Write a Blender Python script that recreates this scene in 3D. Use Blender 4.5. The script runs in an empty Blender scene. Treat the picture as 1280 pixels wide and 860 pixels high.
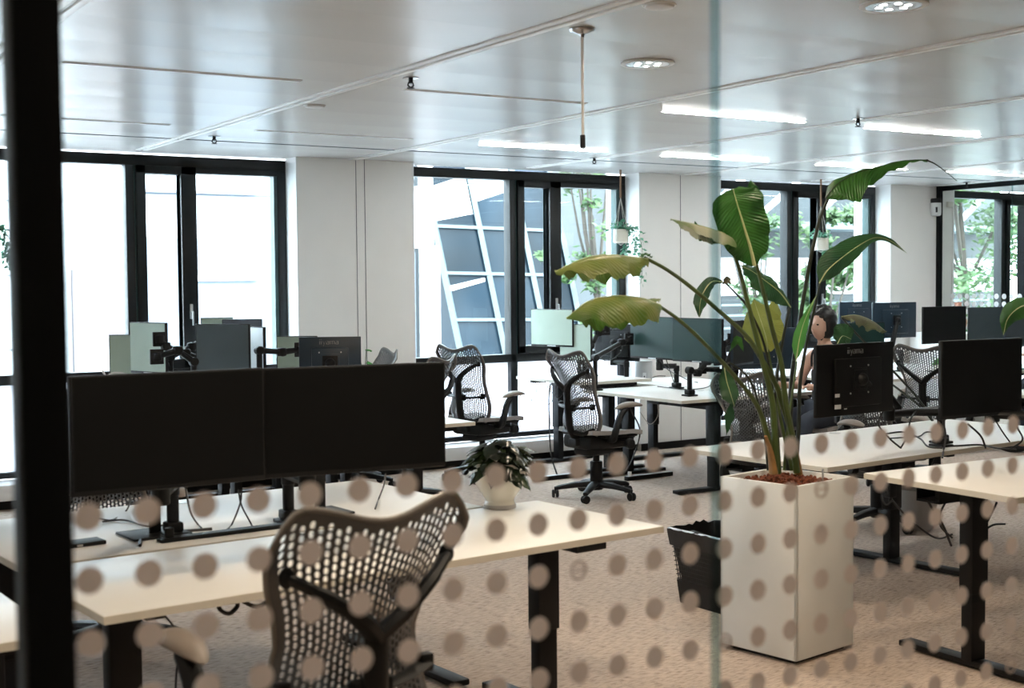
import bpy, bmesh, math, random
from mathutils import Vector, Matrix
random.seed(7)
PI = math.pi
SC = bpy.context.scene
COL = SC.collection

# ------------------------------------------------------------------ camera
FPX = 1653.6
YAW, PIT, ROL = math.radians(32.163), math.radians(2.654), math.radians(-0.495)
CAMH = 1.65
fw = Vector((math.sin(YAW)*math.cos(PIT), math.cos(YAW)*math.cos(PIT), -math.sin(PIT)))
r0 = Vector((math.cos(YAW), -math.sin(YAW), 0)); u0 = r0.cross(fw)
rt = r0*math.cos(ROL) + u0*math.sin(ROL); up = -r0*math.sin(ROL) + u0*math.cos(ROL)
cam = bpy.data.cameras.new('camera'); camo = bpy.data.objects.new('camera', cam); COL.objects.link(camo)
m = Matrix((rt, up, -fw)).transposed().to_4x4(); m.translation = Vector((0, 0, CAMH)); camo.matrix_world = m
cam.sensor_width = 36; cam.lens = FPX*36/1280; cam.clip_start = .05; cam.clip_end = 300
cam.dof.use_dof = True; cam.dof.focus_distance = 8.5; cam.dof.aperture_fstop = 4.3
SC.camera = camo

def at(x, y, z=None, Y=None, X=None):
    """the point of the place seen at photo position x, y on a height, a depth or a width plane"""
    d = fw + rt*((x-640)/FPX) - up*((y-430)/FPX)
    t = (z-CAMH)/d.z if z is not None else (Y/d.y if Y is not None else X/d.x)
    return Vector((0, 0, CAMH)) + d*t

# ------------------------------------------------------------------ light
SC.view_settings.view_transform = 'Standard'; SC.view_settings.look = 'None'
SC.view_settings.gamma = 1; SC.view_settings.use_curve_mapping = False
SC.view_settings.exposure = 0.90
SC.cycles.use_denoising = True
SC.cycles.max_bounces = 10; SC.cycles.transparent_max_bounces = 24; SC.cycles.diffuse_bounces = 5
SC.cycles.sample_clamp_indirect = 6
W = bpy.data.worlds.new('sky'); SC.world = W; W.use_nodes = True
bg = W.node_tree.nodes['Background']; bg.inputs[0].default_value = (.80, .90, 1.0, 1); bg.inputs[1].default_value = 12.0
SUN_E = 5; DL_W = 12; STRIP_E = 62.0; CORR_W = 3
sun = bpy.data.lights.new('sun', 'SUN'); sun.energy = SUN_E; sun.angle = math.radians(.6); sun.color = (1, .95, .88)
suno = bpy.data.objects.new('sun', sun); COL.objects.link(suno)
suno.rotation_euler = Vector((.35, .80, -.62)).to_track_quat('-Z', 'Y').to_euler()
WINX = [(-1.68, .80), (1.86, 4.34), (5.41, 7.89), (8.90, 11.39), (12.42, 14.90), (15.95, 18.43)]
for i, (a, b) in enumerate(WINX):
    l = bpy.data.lights.new('window_portal', 'AREA'); l.shape = 'RECTANGLE'; l.size = b-a; l.size_y = 2.45
    l.cycles.is_portal = True
    o = bpy.data.objects.new('window_portal', l); COL.objects.link(o); o.location = ((a+b)/2, 10.62, 1.44)
    o.rotation_euler = (-PI/2, 0, 0)

# ------------------------------------------------------------------ materials
def nt(name):
    mt = bpy.data.materials.new(name); mt.use_nodes = True
    return mt, mt.node_tree, mt.node_tree.nodes['Principled BSDF']
def mat(name, c, rough=.5, metal=0, var=.06, scale=8, bump=0, bscale=200, spec=.5, emit=None, es=0, coat=0):
    mt, t, p = nt(name); N = t.nodes; L = t.links
    p.inputs['Roughness'].default_value = rough; p.inputs['Metallic'].default_value = metal
    p.inputs['Specular IOR Level'].default_value = spec; p.inputs['Coat Weight'].default_value = coat
    tc = N.new('ShaderNodeTexCoord'); no = N.new('ShaderNodeTexNoise'); no.inputs['Scale'].default_value = scale
    L.new(tc.outputs['Object'], no.inputs['Vector'])
    cr = N.new('ShaderNodeValToRGB'); cr.color_ramp.elements[0].position = .3; cr.color_ramp.elements[1].position = .7
    cr.color_ramp.elements[0].color = (*[max(0, v*(1-var)) for v in c], 1); cr.color_ramp.elements[1].color = (*[min(1, v*(1+var)) for v in c], 1)
    L.new(no.outputs['Fac'], cr.inputs[0]); L.new(cr.outputs[0], p.inputs['Base Color'])
    if bump:
        n2 = N.new('ShaderNodeTexNoise'); n2.inputs['Scale'].default_value = bscale; L.new(tc.outputs['Object'], n2.inputs['Vector'])
        b = N.new('ShaderNodeBump'); b.inputs['Strength'].default_value = bump; b.inputs['Distance'].default_value = .002
        L.new(n2.outputs['Fac'], b.inputs['Height']); L.new(b.outputs[0], p.inputs['Normal'])
    if emit: p.inputs['Emission Color'].default_value = (*emit, 1); p.inputs['Emission Strength'].default_value = es
    return mt
def glass(name, tint=(.93, .98, .97), refl=.9, rough=0.0):
    mt = bpy.data.materials.new(name); mt.use_nodes = True; t = mt.node_tree; N = t.nodes; L = t.links
    N.remove(N['Principled BSDF']); out = N['Material Output']
    tr = N.new('ShaderNodeBsdfTransparent'); tr.inputs[0].default_value = (*tint, 1)
    gl = N.new('ShaderNodeBsdfGlossy'); gl.inputs['Roughness'].default_value = rough
    fr = N.new('ShaderNodeFresnel'); fr.inputs[0].default_value = 1.45
    mu = N.new('ShaderNodeMath'); mu.operation = 'MULTIPLY'; mu.inputs[1].default_value = refl
    ge = N.new('ShaderNodeNewGeometry'); iv = N.new('ShaderNodeMath'); iv.operation = 'SUBTRACT'; iv.inputs[0].default_value = 1
    L.new(ge.outputs['Backfacing'], iv.inputs[1]); m0 = N.new('ShaderNodeMath'); m0.operation = 'MULTIPLY'
    L.new(fr.outputs[0], m0.inputs[0]); L.new(iv.outputs[0], m0.inputs[1]); L.new(m0.outputs[0], mu.inputs[0])
    mx = N.new('ShaderNodeMixShader'); L.new(mu.outputs[0], mx.inputs[0]); L.new(tr.outputs[0], mx.inputs[1]); L.new(gl.outputs[0], mx.inputs[2])
    L.new(mx.outputs[0], out.inputs[0]); return mt
def translucent(name, c, k=.6, rough=.6, veins=False, c2=None, trans=None):
    mt, t, p = nt(name); N = t.nodes; L = t.links; out = N['Material Output']
    p.inputs['Roughness'].default_value = rough
    tl = N.new('ShaderNodeBsdfTranslucent'); mx = N.new('ShaderNodeMixShader'); mx.inputs[0].default_value = k
    L.new(p.outputs[0], mx.inputs[1]); L.new(tl.outputs[0], mx.inputs[2]); L.new(mx.outputs[0], out.inputs[0])
    c2 = c2 or c
    tc = N.new('ShaderNodeTexCoord')
    no = N.new('ShaderNodeTexNoise'); no.inputs['Scale'].default_value = 5; L.new(tc.outputs['Object'], no.inputs['Vector'])
    mc = N.new('ShaderNodeMixRGB'); mc.inputs[1].default_value = (*c, 1); mc.inputs[2].default_value = (*c2, 1)
    cr = N.new('ShaderNodeMapRange'); cr.inputs[1].default_value = .4; cr.inputs[2].default_value = .6
    L.new(no.outputs['Fac'], cr.inputs[0]); L.new(cr.outputs[0], mc.inputs[0])
    last = mc.outputs[0]
    if veins:
        mp = N.new('ShaderNodeMapping'); L.new(tc.outputs['UV'], mp.inputs[0]); mp.inputs['Scale'].default_value = (1, 1, 1)
        wv = N.new('ShaderNodeTexWave'); wv.bands_direction = 'Y'; wv.inputs['Scale'].default_value = 9; wv.inputs['Distortion'].default_value = 1.2
        L.new(mp.outputs[0], wv.inputs[0])
        m2 = N.new('ShaderNodeMixRGB'); m2.blend_type = 'MULTIPLY'; m2.inputs[2].default_value = (.72, .78, .6, 1)
        mr = N.new('ShaderNodeMath'); mr.operation = 'MULTIPLY'; mr.inputs[1].default_value = .6
        L.new(wv.outputs['Fac'], mr.inputs[0]); L.new(mr.outputs[0], m2.inputs[0]); L.new(last, m2.inputs[1]); last = m2.outputs[0]
        b = N.new('ShaderNodeBump'); b.inputs['Strength'].default_value = .5; b.inputs['Distance'].default_value = .006
        L.new(wv.outputs['Fac'], b.inputs['Height']); L.new(b.outputs[0], p.inputs['Normal'])
    L.new(last, p.inputs['Base Color'])
    if trans:
        tl.inputs[0].default_value = (*trans, 1)
    else: L.new(last, tl.inputs[0])
    return mt
def emis(name, c, s):
    mt, t, p = nt(name); p.inputs['Base Color'].default_value = (.8, .8, .8, 1)
    p.inputs['Emission Color'].default_value = (*c, 1); p.inputs['Emission Strength'].default_value = s; return mt

M = {}
M['wall'] = mat('wall_paint', (.91, .895, .88), .6, bump=.15, var=.015)
M['dark_wall'] = mat('dark_wall_paint', (.02, .022, .024), .8, var=.1)
M['reveal'] = mat('reveal_paint', (.86, .87, .88), .4, var=.01)
M['black_frame'] = mat('black_anodised', (.006, .008, .010), .4, var=.1, spec=.35)
M['post'] = mat('black_powder_coat', (.003, .005, .006), .6, var=.1, spec=.2)
M['edge_green'] = mat('green_gasket', (.02, .055, .055), .35, var=.1)
M['glass'] = glass('window_glass', (.92, .97, .97), .8)
M['pglass'] = glass('partition_glass', (.97, .985, .98), .25)
M['frost'] = translucent('frosted_glass', (.92, .94, .97), .75, .5)
M['film'] = translucent('dot_film', (.74, .68, .64), .5, .6)
M['film_line'] = translucent('dot_film_pale', (.60, .53, .48), .5, .6)
M['joint'] = glass('joint_glass', (.62, .74, .76), 1.0, .1)
M['plastic'] = mat('black_plastic', (.0055, .006, .007), .5, bump=.1, var=.15, spec=.3)
M['screen'] = mat('dark_screen', (.003, .0035, .004), .45, var=.05, spec=.2)
M['screen_green'] = mat('green_screen', (.012, .042, .038), .4, var=.2, scale=2, spec=.3)
M['screen_glare'] = mat('painted_glare_screen', (.42, .52, .44), .35, var=.03)  # pale colour imitates daylight reflected in switched-off screens
M['screen_grey'] = mat('grey_screen', (.06, .08, .09), .35, var=.05)
M['case_blue'] = mat('blue_black_case', (.018, .035, .055), .35, var=.1)
M['silver'] = mat('silver_plastic', (.55, .56, .57), .3, .6)
M['logo'] = mat('grey_logo', (.22, .23, .24), .4)
M['logo_white'] = mat('white_label', (.7, .72, .75), .5)
M['laminate'] = mat('white_laminate', (.80, .79, .77), .38, var=.01)
M['edge'] = mat('cream_edge_band', (.66, .62, .54), .5, var=.02)
M['metal_black'] = mat('black_steel', (.004, .0045, .006), .5, var=.1, spec=.3)
M['mesh'] = mat('grey_mesh', (.085, .085, .088), .34, var=.08)
M['rim'] = mat('grey_rim', (.17, .155, .14), .35, var=.05)
M['pad'] = mat('taupe_armpad', (.22, .18, .15), .45, bump=.1)
M['seat'] = mat('grey_seat', (.30, .28, .27), .7, bump=.4)
M['cable'] = mat('black_rubber', (.008, .008, .009), .5)
M['cable_white'] = mat('white_rubber', (.7, .7, .7), .5)
M['planter'] = mat('white_fibreglass', (.86, .88, .87), .45, var=.015, bump=.05)
M['soil'] = mat('red_clay_pebbles', (.16, .045, .02), .9, var=.5, scale=60)
M['pot'] = mat('cream_ceramic', (.74, .71, .63), .25, var=.02, coat=.3)
M['potgrey'] = mat('grey_ceramic', (.45, .43, .42), .6)
M['stem'] = mat('green_stem', (.06, .095, .022), .45, var=.25, scale=10)
M['stem_dark'] = mat('dark_stem', (.010, .015, .007), .45, var=.25, scale=10)
M['stem_orange'] = mat('orange_brown_stem_base', (.30, .16, .05), .5, var=.35, scale=14)
M['leaf'] = translucent('leaf_green', (.018, .085, .014), .4, .38, True, (.04, .14, .022))
M['leaf_dark'] = translucent('leaf_dark_green', (.018, .065, .03), .3, .35, True, (.03, .10, .035))
M['leaf_lime'] = translucent('leaf_lime', (.30, .31, .07), .5, .5, True, (.24, .28, .08))
M['leaf_yellow'] = translucent('leaf_yellow_green', (.07, .16, .02), .45, .4, True, (.22, .25, .07))
M['leaf_pale'] = translucent('leaf_pale', (.42, .42, .32), .45, .5, True, (.16, .24, .10))
M['leaf_brown'] = translucent('leaf_brown', (.06, .05, .03), .3, .5, True, (.20, .2, .1))
M['midrib'] = mat('pale_midrib', (.46, .50, .26), .5)
M['houseplant'] = translucent('houseplant_leaf', (.008, .013, .008), .25, .25, False, (.025, .045, .014))
M['houseplant_bright'] = translucent('bright_houseplant_leaf', (.06, .22, .05), .45, .4, False, (.10, .32, .07))
M['ivy'] = translucent('trailing_leaf', (.05, .20, .12), .4, .45, False, (.14, .34, .22))
M['rope'] = mat('brown_rope', (.22, .13, .08), .8)
M['stringc'] = mat('pale_cord', (.5, .48, .44), .8)
M['chrome'] = mat('chrome', (.5, .5, .52), .15, 1)
M['white_plastic'] = mat('white_plastic', (.72, .72, .72), .4)
M['speaker'] = mat('speaker_mesh', (.42, .42, .42), .6, bump=.3)
M['skin'] = mat('skin', (.60, .38, .29), .5, var=.08)
M['hair'] = mat('dark_hair', (.006, .006, .007), .35, bump=.8, bscale=60)
M['cloth'] = mat('black_cloth', (.012, .012, .014), .9)
M['jeans'] = mat('dark_denim', (.03, .04, .06), .9)
M['cloth_white'] = mat('white_shirt', (.6, .6, .6), .8)
M['eye'] = mat('eye_dark', (.01, .01, .01), .2)
M['pink'] = mat('pink_ceramic', (.75, .36, .26), .5)
M['binbag'] = mat('black_bin_liner', (.008, .008, .009), .3, bump=.6, bscale=30)
M['wirebin'] = mat('wire_mesh_bin', (.02, .02, .02), .5)
M['paper'] = mat('white_paper', (.8, .8, .8), .7)
M['strip'] = emis('lit_diffuser', (1, .97, .92), STRIP_E)
M['bulb'] = emis('lit_lamp', (1, .95, .88), 14)
M['reflector'] = mat('faceted_reflector', (.85, .85, .85), .2, .9, bump=1, bscale=40)
M['unlit'] = mat('unlit_diffuser', (.86, .87, .9), .4)
# outdoors
M['stone_white'] = mat('white_stone_cladding', (.52, .515, .525), .8, var=.02)
M['stone_pink'] = mat('pinkish_stone', (.17, .145, .15), .8, var=.1, scale=6)
M['ext_grey'] = mat('grey_panel', (.10, .115, .14), .6, var=.05)
M['ext_glass'] = mat('blue_curtain_glass', (.009, .017, .026), .25, .0, var=.7, scale=.5, spec=.2)
M['ext_mullion'] = mat('pale_mullion', (.10, .13, .14), .5)
M['ext_dark'] = mat('dark_cladding', (.010, .014, .017), .5, var=.5, scale=.7)
M['asphalt'] = mat('street_paving', (.30, .30, .31), .9, var=.1)
M['tree'] = translucent('tree_leaf', (.022, .055, .016), .4, .5, False, (.07, .12, .04))
M['bark'] = mat('bark', (.035, .028, .022), .9)
M['car_teal'] = mat('teal_car_paint', (.05, .30, .32), .3)
M['warm_stone'] = mat('warm_render', (.22, .18, .11), .8, var=.2, scale=1)
M['red'] = mat('red_paint', (.55, .10, .06), .5)

# carpet
mt, t, p = nt('streaked_carpet'); N = t.nodes; L = t.links
tc = N.new('ShaderNodeTexCoord'); mp = N.new('ShaderNodeMapping'); mp.inputs['Scale'].default_value = (13, 120, 1); L.new(tc.outputs['Object'], mp.inputs[0])
no = N.new('ShaderNodeTexNoise'); no.inputs['Scale'].default_value = 1.6; no.inputs['Detail'].default_value = 5; L.new(mp.outputs[0], no.inputs['Vector'])
cr = N.new('ShaderNodeValToRGB'); e = cr.color_ramp.elements
e[0].position = .36; e[0].color = (.22, .175, .145, 1); e[1].position = .56; e[1].color = (.58, .475, .40, 1)
x = e.new(.45); x.color = (.47, .38, .32, 1)
L.new(no.outputs['Fac'], cr.inputs[0]); L.new(cr.outputs[0], p.inputs['Base Color']); p.inputs['Roughness'].default_value = .9
p.inputs['Specular IOR Level'].default_value = .2
b = N.new('ShaderNodeBump'); b.inputs['Strength'].default_value = .4; b.inputs['Distance'].default_value = .004
L.new(no.outputs['Fac'], b.inputs['Height']); L.new(b.outputs[0], p.inputs['Normal']); M['carpet'] = mt

# ceiling of glossy metal planks 1.79 x .55 with main rails
mt, t, p = nt('metal_plank_ceiling'); N = t.nodes; L = t.links
tc = N.new('ShaderNodeTexCoord'); sx = N.new('ShaderNodeSeparateXYZ'); L.new(tc.outputs['Object'], sx.inputs[0])
def mth(op, a, b=None, c=None):
    n = N.new('ShaderNodeMath'); n.operation = op
    for i, v in enumerate((a, b, c)):
        if v is None: continue
        if isinstance(v, (int, float)): n.inputs[i].default_value = v
        else: L.new(v, n.inputs[i])
    return n.outputs[0]
fy = mth('FRACT', mth('DIVIDE', mth('ADD', sx.outputs['Y'], -.30+.55*4), .55))
hump = mth('MULTIPLY', mth('SINE', mth('MULTIPLY', fy, PI)), .0035)            # each plank is very slightly cambered
groove = mth('MULTIPLY', mth('LESS_THAN', mth('ABSOLUTE', mth('SUBTRACT', fy, .5)), .495), .001)
no = N.new('ShaderNodeTexNoise'); no.inputs['Scale'].default_value = 1.3; L.new(tc.outputs['Object'], no.inputs['Vector'])
h = mth('ADD', mth('ADD', hump, groove), mth('MULTIPLY', no.outputs['Fac'], .008))
b = N.new('ShaderNodeBump'); b.inputs['Strength'].default_value = 1; b.inputs['Distance'].default_value = 1.0
L.new(h, b.inputs['Height']); L.new(b.outputs[0], p.inputs['Normal'])
p.inputs['Base Color'].default_value = (.60, .59, .58, 1); p.inputs['Roughness'].default_value = .27
p.inputs['Specular IOR Level'].default_value = .45
M['ceiling'] = mt
M['rail'] = mat('ceiling_rail', (.80, .79, .78), .35, var=.01)

# ------------------------------------------------------------------ mesh helpers
class MB:
    def __init__(s): s.bm = bmesh.new()
    def _m(s, geom, mx):
        vs = [v for v in geom if isinstance(v, bmesh.types.BMVert)]
        bmesh.ops.transform(s.bm, matrix=mx, verts=vs); return vs
    def box(s, c, d, rot=None, bev=0, seg=2):
        g = bmesh.ops.create_cube(s.bm, size=1)['verts']
        bmesh.ops.transform(s.bm, matrix=Matrix.Diagonal((d[0], d[1], d[2], 1)), verts=g)
        if bev:
            es = list({e for v in g for e in v.link_edges})
            r = bmesh.ops.bevel(s.bm, geom=es, offset=min(bev, min(d)*.49), segments=seg, profile=.5, affect='EDGES')
            g = list({v for f in r['faces'] for v in f.verts} | {v for v in g if v.is_valid})
        mx = Matrix.Translation(c) @ (rot.to_4x4() if rot else Matrix.Identity(4))
        bmesh.ops.transform(s.bm, matrix=mx, verts=g); return s
    def b2(s, x0, x1, y0, y1, z0, z1, bev=0):
        return s.box(((x0+x1)/2, (y0+y1)/2, (z0+z1)/2), (abs(x1-x0), abs(y1-y0), abs(z1-z0)), bev=bev)
    def bar(s, a, b, w, h, bev=0, upv=(0, 0, 1)):
        a = Vector(a); b = Vector(b); d = b-a; q = d.to_track_quat('Y', 'Z')
        return s.box((a+b)/2, (w, d.length, h), q.to_matrix(), bev)
    def tube(s, pts, r, n=8, cap=True, flat=1.0):
        pts = [Vector(p) for p in pts]; rs = r if isinstance(r, (list, tuple)) else [r]*len(pts)
        rings = []; pn = None
        for i, p in enumerate(pts):
            t = (pts[min(i+1, len(pts)-1)]-pts[max(i-1, 0)])
            if t.length < 1e-9: t = Vector((0, 0, 1))
            t.normalize()
            if pn is None:
                a = Vector((0, 0, 1)) if abs(t.z) < .9 else Vector((1, 0, 0)); nn = t.cross(a).normalized()
            else:
                nn = (pn - t*pn.dot(t)); nn = nn.normalized() if nn.length > 1e-6 else t.orthogonal().normalized()
            pn = nn; bb = t.cross(nn)
            rings.append([s.bm.verts.new(p + (nn*math.cos(2*PI*k/n) + bb*math.sin(2*PI*k/n)*flat)*rs[i]) for k in range(n)])
        for a, b in zip(rings, rings[1:]):
            for k in range(n): s.bm.faces.new((a[k], a[(k+1) % n], b[(k+1) % n], b[k]))
        if cap: s.bm.faces.new(rings[0][::-1]); s.bm.faces.new(rings[-1])
        return s
    def lathe(s, prof, c=(0, 0, 0), n=24, ax=None, closed=False):
        q = Vector(ax).to_track_quat('Z', 'Y').to_matrix() if ax else Matrix.Identity(3); c = Vector(c); rings = []
        for (r, z) in prof:
            rings.append([s.bm.verts.new(c + q @ Vector((r*math.cos(2*PI*k/n), r*math.sin(2*PI*k/n), z))) for k in range(n)])
        for a, b in zip(rings, rings[1:]):
            for k in range(n): s.bm.faces.new((a[k], a[(k+1) % n], b[(k+1) % n], b[k]))
        if closed:
            for k in range(n): s.bm.faces.new((rings[-1][k], rings[-1][(k+1) % n], rings[0][(k+1) % n], rings[0][k]))
            return s
        if prof[0][0] > 1e-4: s.bm.faces.new(rings[0][::-1])
        if prof[-1][0] > 1e-4: s.bm.faces.new(rings[-1])
        return s
    def cyl(s, c, r, h, ax=(0, 0, 1), n=20, bev=0):
        if bev: return s.lathe([(r-bev, -h/2), (r, -h/2+bev), (r, h/2-bev), (r-bev, h/2)], c, n, ax)
        return s.lathe([(r, -h/2), (r, h/2)], c, n, ax)
    def ell(s, c, r, rot=None, u=16, v=10):
        g = bmesh.ops.create_uvsphere(s.bm, u_segments=u, v_segments=v, radius=1)['verts']
        mx = Matrix.Translation(c) @ (rot.to_4x4() if rot else Matrix.Identity(4)) @ Matrix.Diagonal((*r, 1))
        bmesh.ops.transform(s.bm, matrix=mx, verts=g); return s
    def poly(s, pts):
        s.bm.faces.new([s.bm.verts.new(Vector(p)) for p in pts]); return s
    def prism(s, pts, off):
        off = Vector(off); a = [s.bm.verts.new(Vector(p)) for p in pts]; b = [s.bm.verts.new(Vector(p)+off) for p in pts]
        n = len(a); s.bm.faces.new(a); s.bm.faces.new(b[::-1])
        for k in range(n): s.bm.faces.new((a[k], b[k], b[(k+1) % n], a[(k+1) % n]))
        return s
    def build(s, name, m, parent=None, smooth=True, loc=None, rz=0, angle=40):
        bmesh.ops.recalc_face_normals(s.bm, faces=s.bm.faces[:])
        me = bpy.data.meshes.new(name); s.bm.to_mesh(me); s.bm.free()
        me.materials.append(M[m] if isinstance(m, str) else m)
        if smooth:
            me.polygons.foreach_set('use_smooth', [True]*len(me.polygons)); me.set_sharp_from_angle(angle=math.radians(angle))
        o = bpy.data.objects.new(name, me); COL.objects.link(o)
        if parent: o.parent = parent
        if loc is not None: o.location = loc
        o.rotation_euler.z = rz
        return o

def tag(o, label=None, cat=None, group=None, kind=None):
    if label: o['label'] = label
    if cat: o['category'] = cat
    if group: o['group'] = group
    if kind: o['kind'] = kind
    return o
def thing(name, label, cat, loc=(0, 0, 0), rz=0, group=None):
    o = bpy.data.objects.new(name, None); COL.objects.link(o); o.location = loc; o.rotation_euler.z = rz; o.empty_display_size = .1
    return tag(o, label, cat, group)
def copy_tree(o, parent=None):
    c = o.copy(); COL.objects.link(c); c.parent = parent
    for ch in list(o.children): copy_tree(ch, c)
    return c
def dup(root, loc, rz, label, group=None, cat=None):
    c = copy_tree(root); c.location = loc; c.rotation_euler.z = rz; c['label'] = label
    if group: c['group'] = group
    elif 'group' in c: del c['group']
    return c
def struct(name, mb, m, parent=None, **k):
    o = mb.build(name, m, parent, **k)
    if not parent: o['kind'] = 'structure'
    return o
def crom(pts, n=8):
    P = [Vector(p) for p in pts]; P = [P[0]*2-P[1]] + P + [P[-1]*2-P[-2]]; out = []
    for i in range(1, len(P)-2):
        for k in range(n):
            t = k/n; a, b, c, d = P[i-1:i+3]
            out.append(.5*((2*b) + (c-a)*t + (2*a-5*b+4*c-d)*t*t + (3*b-a-3*c+d)*t**3))
    out.append(P[-2]); return out
def lerp(xs, ys, x):
    if x <= xs[0]: return ys[0]
    for i in range(1, len(xs)):
        if x <= xs[i]: return ys[i-1] + (ys[i]-ys[i-1])*(x-xs[i-1])/(xs[i]-xs[i-1])
    return ys[-1]

# ------------------------------------------------------------------ room shell
X0, X1, YB, YW = -3.0, 19.2, -1.6, 10.2
H = 2.70
struct('floor', MB().b2(X0, X1, YB, 10.75, -.12, 0), 'carpet', smooth=False)
ceil = struct('ceiling', MB().b2(X0, X1, YB, 10.45, H, H+.35), 'ceiling', smooth=False)
for k in range(-2, 9):                                       # pairs of main rails
    x = 1.265 + 1.787*k
    mb = MB(); mb.b2(x-.045, x-.012, YB, 10.2, H-.008, H+.002, .002); mb.b2(x+.012, x+.045, YB, 10.2, H-.008, H+.002, .002)
    mb.build('ceiling_rail', 'rail', ceil)
MB().b2(X0, X1, 9.33, 9.345, H-.004, H+.002).build('ceiling_joint', 'ext_grey', ceil)
# window wall: piers, plinth and head in one wall
mb = MB(); xs = [X0] + [v for w in WINX for v in w] + [X1]
for i in range(0, len(xs), 2): mb.b2(xs[i], xs[i+1], YW, 10.75, 0, H+.2)
wall = struct('wall_window', mb, 'wall', smooth=False)
for a, b in WINX:
    mb = MB(); mb.b2(a-.001, a+.012, YW-.001, 10.42, .1, H); mb.b2(b-.012, b+.001, YW-.001, 10.42, .1, H); mb.build('reveal', 'reveal', wall, smooth=False)
    MB().b2(a-.01, b+.01, YW-.012, 10.72, .072, .19, .006).build('window_sill', 'reveal', wall)
    MB().b2(a, b, YW+.06, 10.72, 0, .072).build('painted_sill_shade', 'metal_black', wall)  # black block paints in the shade of the gap under the sill
for x in (4.87, 4.95, 8.39): MB().b2(x-.002, x+.002, YW-.004, YW+.01, .02, H).build('panel_joint', 'ext_grey', wall, smooth=False)
struct('wall_left', MB().b2(X0-.15, X0, YB, 10.75, 0, H+.2), 'wall', smooth=False)
struct('wall_right', MB().b2(X1, X1+.15, YB, 10.75, 0, H+.2), 'wall', smooth=False)
struct('wall_back', MB().b2(X0, X1, YB-.15, YB, 0, H+.2), 'dark_wall', smooth=False)  # unseen wall, coloured dark so the glass reflects less of it
struct('baseboard_window', MB().b2(4.34, 5.41, YW-.015, YW, 0, .07).b2(7.89, 8.90, YW-.015, YW, 0, .07).b2(11.39, 12.42, YW-.015, YW, 0, .07), 'metal_black')

def window(n, a, b):
    Y0, Y1 = 10.42, 10.52
    root = struct('window_%d' % n, MB().b2(a, b, Y0, Y1, 2.60, 2.685, .004).b2(a, a+.05, Y0, Y1, .19, 2.6, .004).b2(b-.085, b, Y0, Y1, .19, 2.6, .004).b2(a, b, Y0, Y1, .205, .25, .004), 'black_frame')
    MB().b2(a+.05, b-.08, Y0-.01, Y1, .91, .985, .004).build('transom', 'black_frame', root)
    mb = MB(); mb.b2(a+1.125, a+1.19, Y0-.01, Y1, .25, 2.6, .003); mb.b2(a+1.205, a+1.275, Y0-.02, Y1, .985, 2.6, .003); mb.build('mullion', 'black_frame', root)
    MB().b2(a+1.19, a+1.205, Y0, Y1, .25, 2.6).b2(a+1.565, a+1.585, Y0, Y1, 1.06, 2.54).b2(b-.115, b-.085, Y0+.01, Y1, .99, 2.55).build('gasket', 'edge_green', root)
    mb = MB(); s0, s1 = a+1.205, a+1.69
    mb.b2(s0, s0+.075, Y0-.025, Y1, .99, 2.6, .004); mb.b2(s1-.125, s1, Y0-.025, Y1, .99, 2.6, .004)
    mb.b2(s0, s1, Y0-.025, Y1, 2.535, 2.6, .004); mb.b2(s0, s1, Y0-.025, Y1, .985, 1.06, .004); sa = mb.build('sash', 'black_frame', root)
    h = MB(); h.b2(s1-.075, s1-.05, Y0-.04, Y0-.025, 1.38, 1.50, .004); h.tube([(s1-.062, Y0-.035, 1.44), (s1-.062, Y0-.07, 1.44), (s1-.062, Y0-.075, 1.36), (s1-.062, Y0-.072, 1.33)], .008); h.build('handle', 'silver', sa)
    MB().b2(s1, b-.085, Y0-.01, Y1, 2.55, 2.6, .003).build('head_bar', 'black_frame', root)
    for (p, q, z0, z1) in ((a+.05, a+1.125, .985, 2.6), (s0+.075, s1-.125, 1.06, 2.535), (s1, b-.085, .985, 2.55)):
        MB().b2(p, q, 10.47, 10.474, z0, z1).build('glass_pane', 'glass', root, smooth=False)
    for (p, q) in ((a+.05, a+1.125), (a+1.19, b-.085)):
        MB().b2(p, q, 10.47, 10.476, .25, .91).build('frosted_pane', 'frost', root, smooth=False)
for i, (a, b) in enumerate(WINX): window(i+1, a, b)

# near glass partition with dots (the photographer stands in the corridor behind it)
PY = 1.4
part = tag(bpy.data.objects.new('wall_glass', None), kind='structure'); COL.objects.link(part); part.location = (0, PY, 0)
def pl(mb, name, m, **k): return mb.build(name, m, part, **k)
def B(x0, x1, y0, y1, z0, z1, bev=0): return MB().b2(x0, x1, y0, y1, z0, z1, bev)
pl(B(.285, .334, -.025, .025, 0, H, .003), 'post', 'post')
for x in (3.3, 5.6, 8.5): pl(B(x, x+.06, -.035, .045, 0, H, .004), 'post', 'post')
pl(B(-3, 19, -.02, .03, H-.03, H), 'head_rail', 'post'); pl(B(-3, 19, -.02, .03, 0, .04), 'floor_rail', 'post')
for a, b in ((-2.9, .285), (.334, 1.213), (1.221, 3.3), (3.36, 5.6), (5.66, 8.5)):
    pl(B(a, b, 0, .010, .04, H-.03), 'glass_pane', 'pglass', smooth=False)
pl(B(1.213, 1.221, -.001, .011, .04, H-.03), 'glass_joint', 'joint', smooth=False)
mb = MB(); ml = MB()
LOGO = {(2, 9), (1, 16), (4, 13), (6, 23), (3, 31), (5, -9), (2, -3)}
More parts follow.
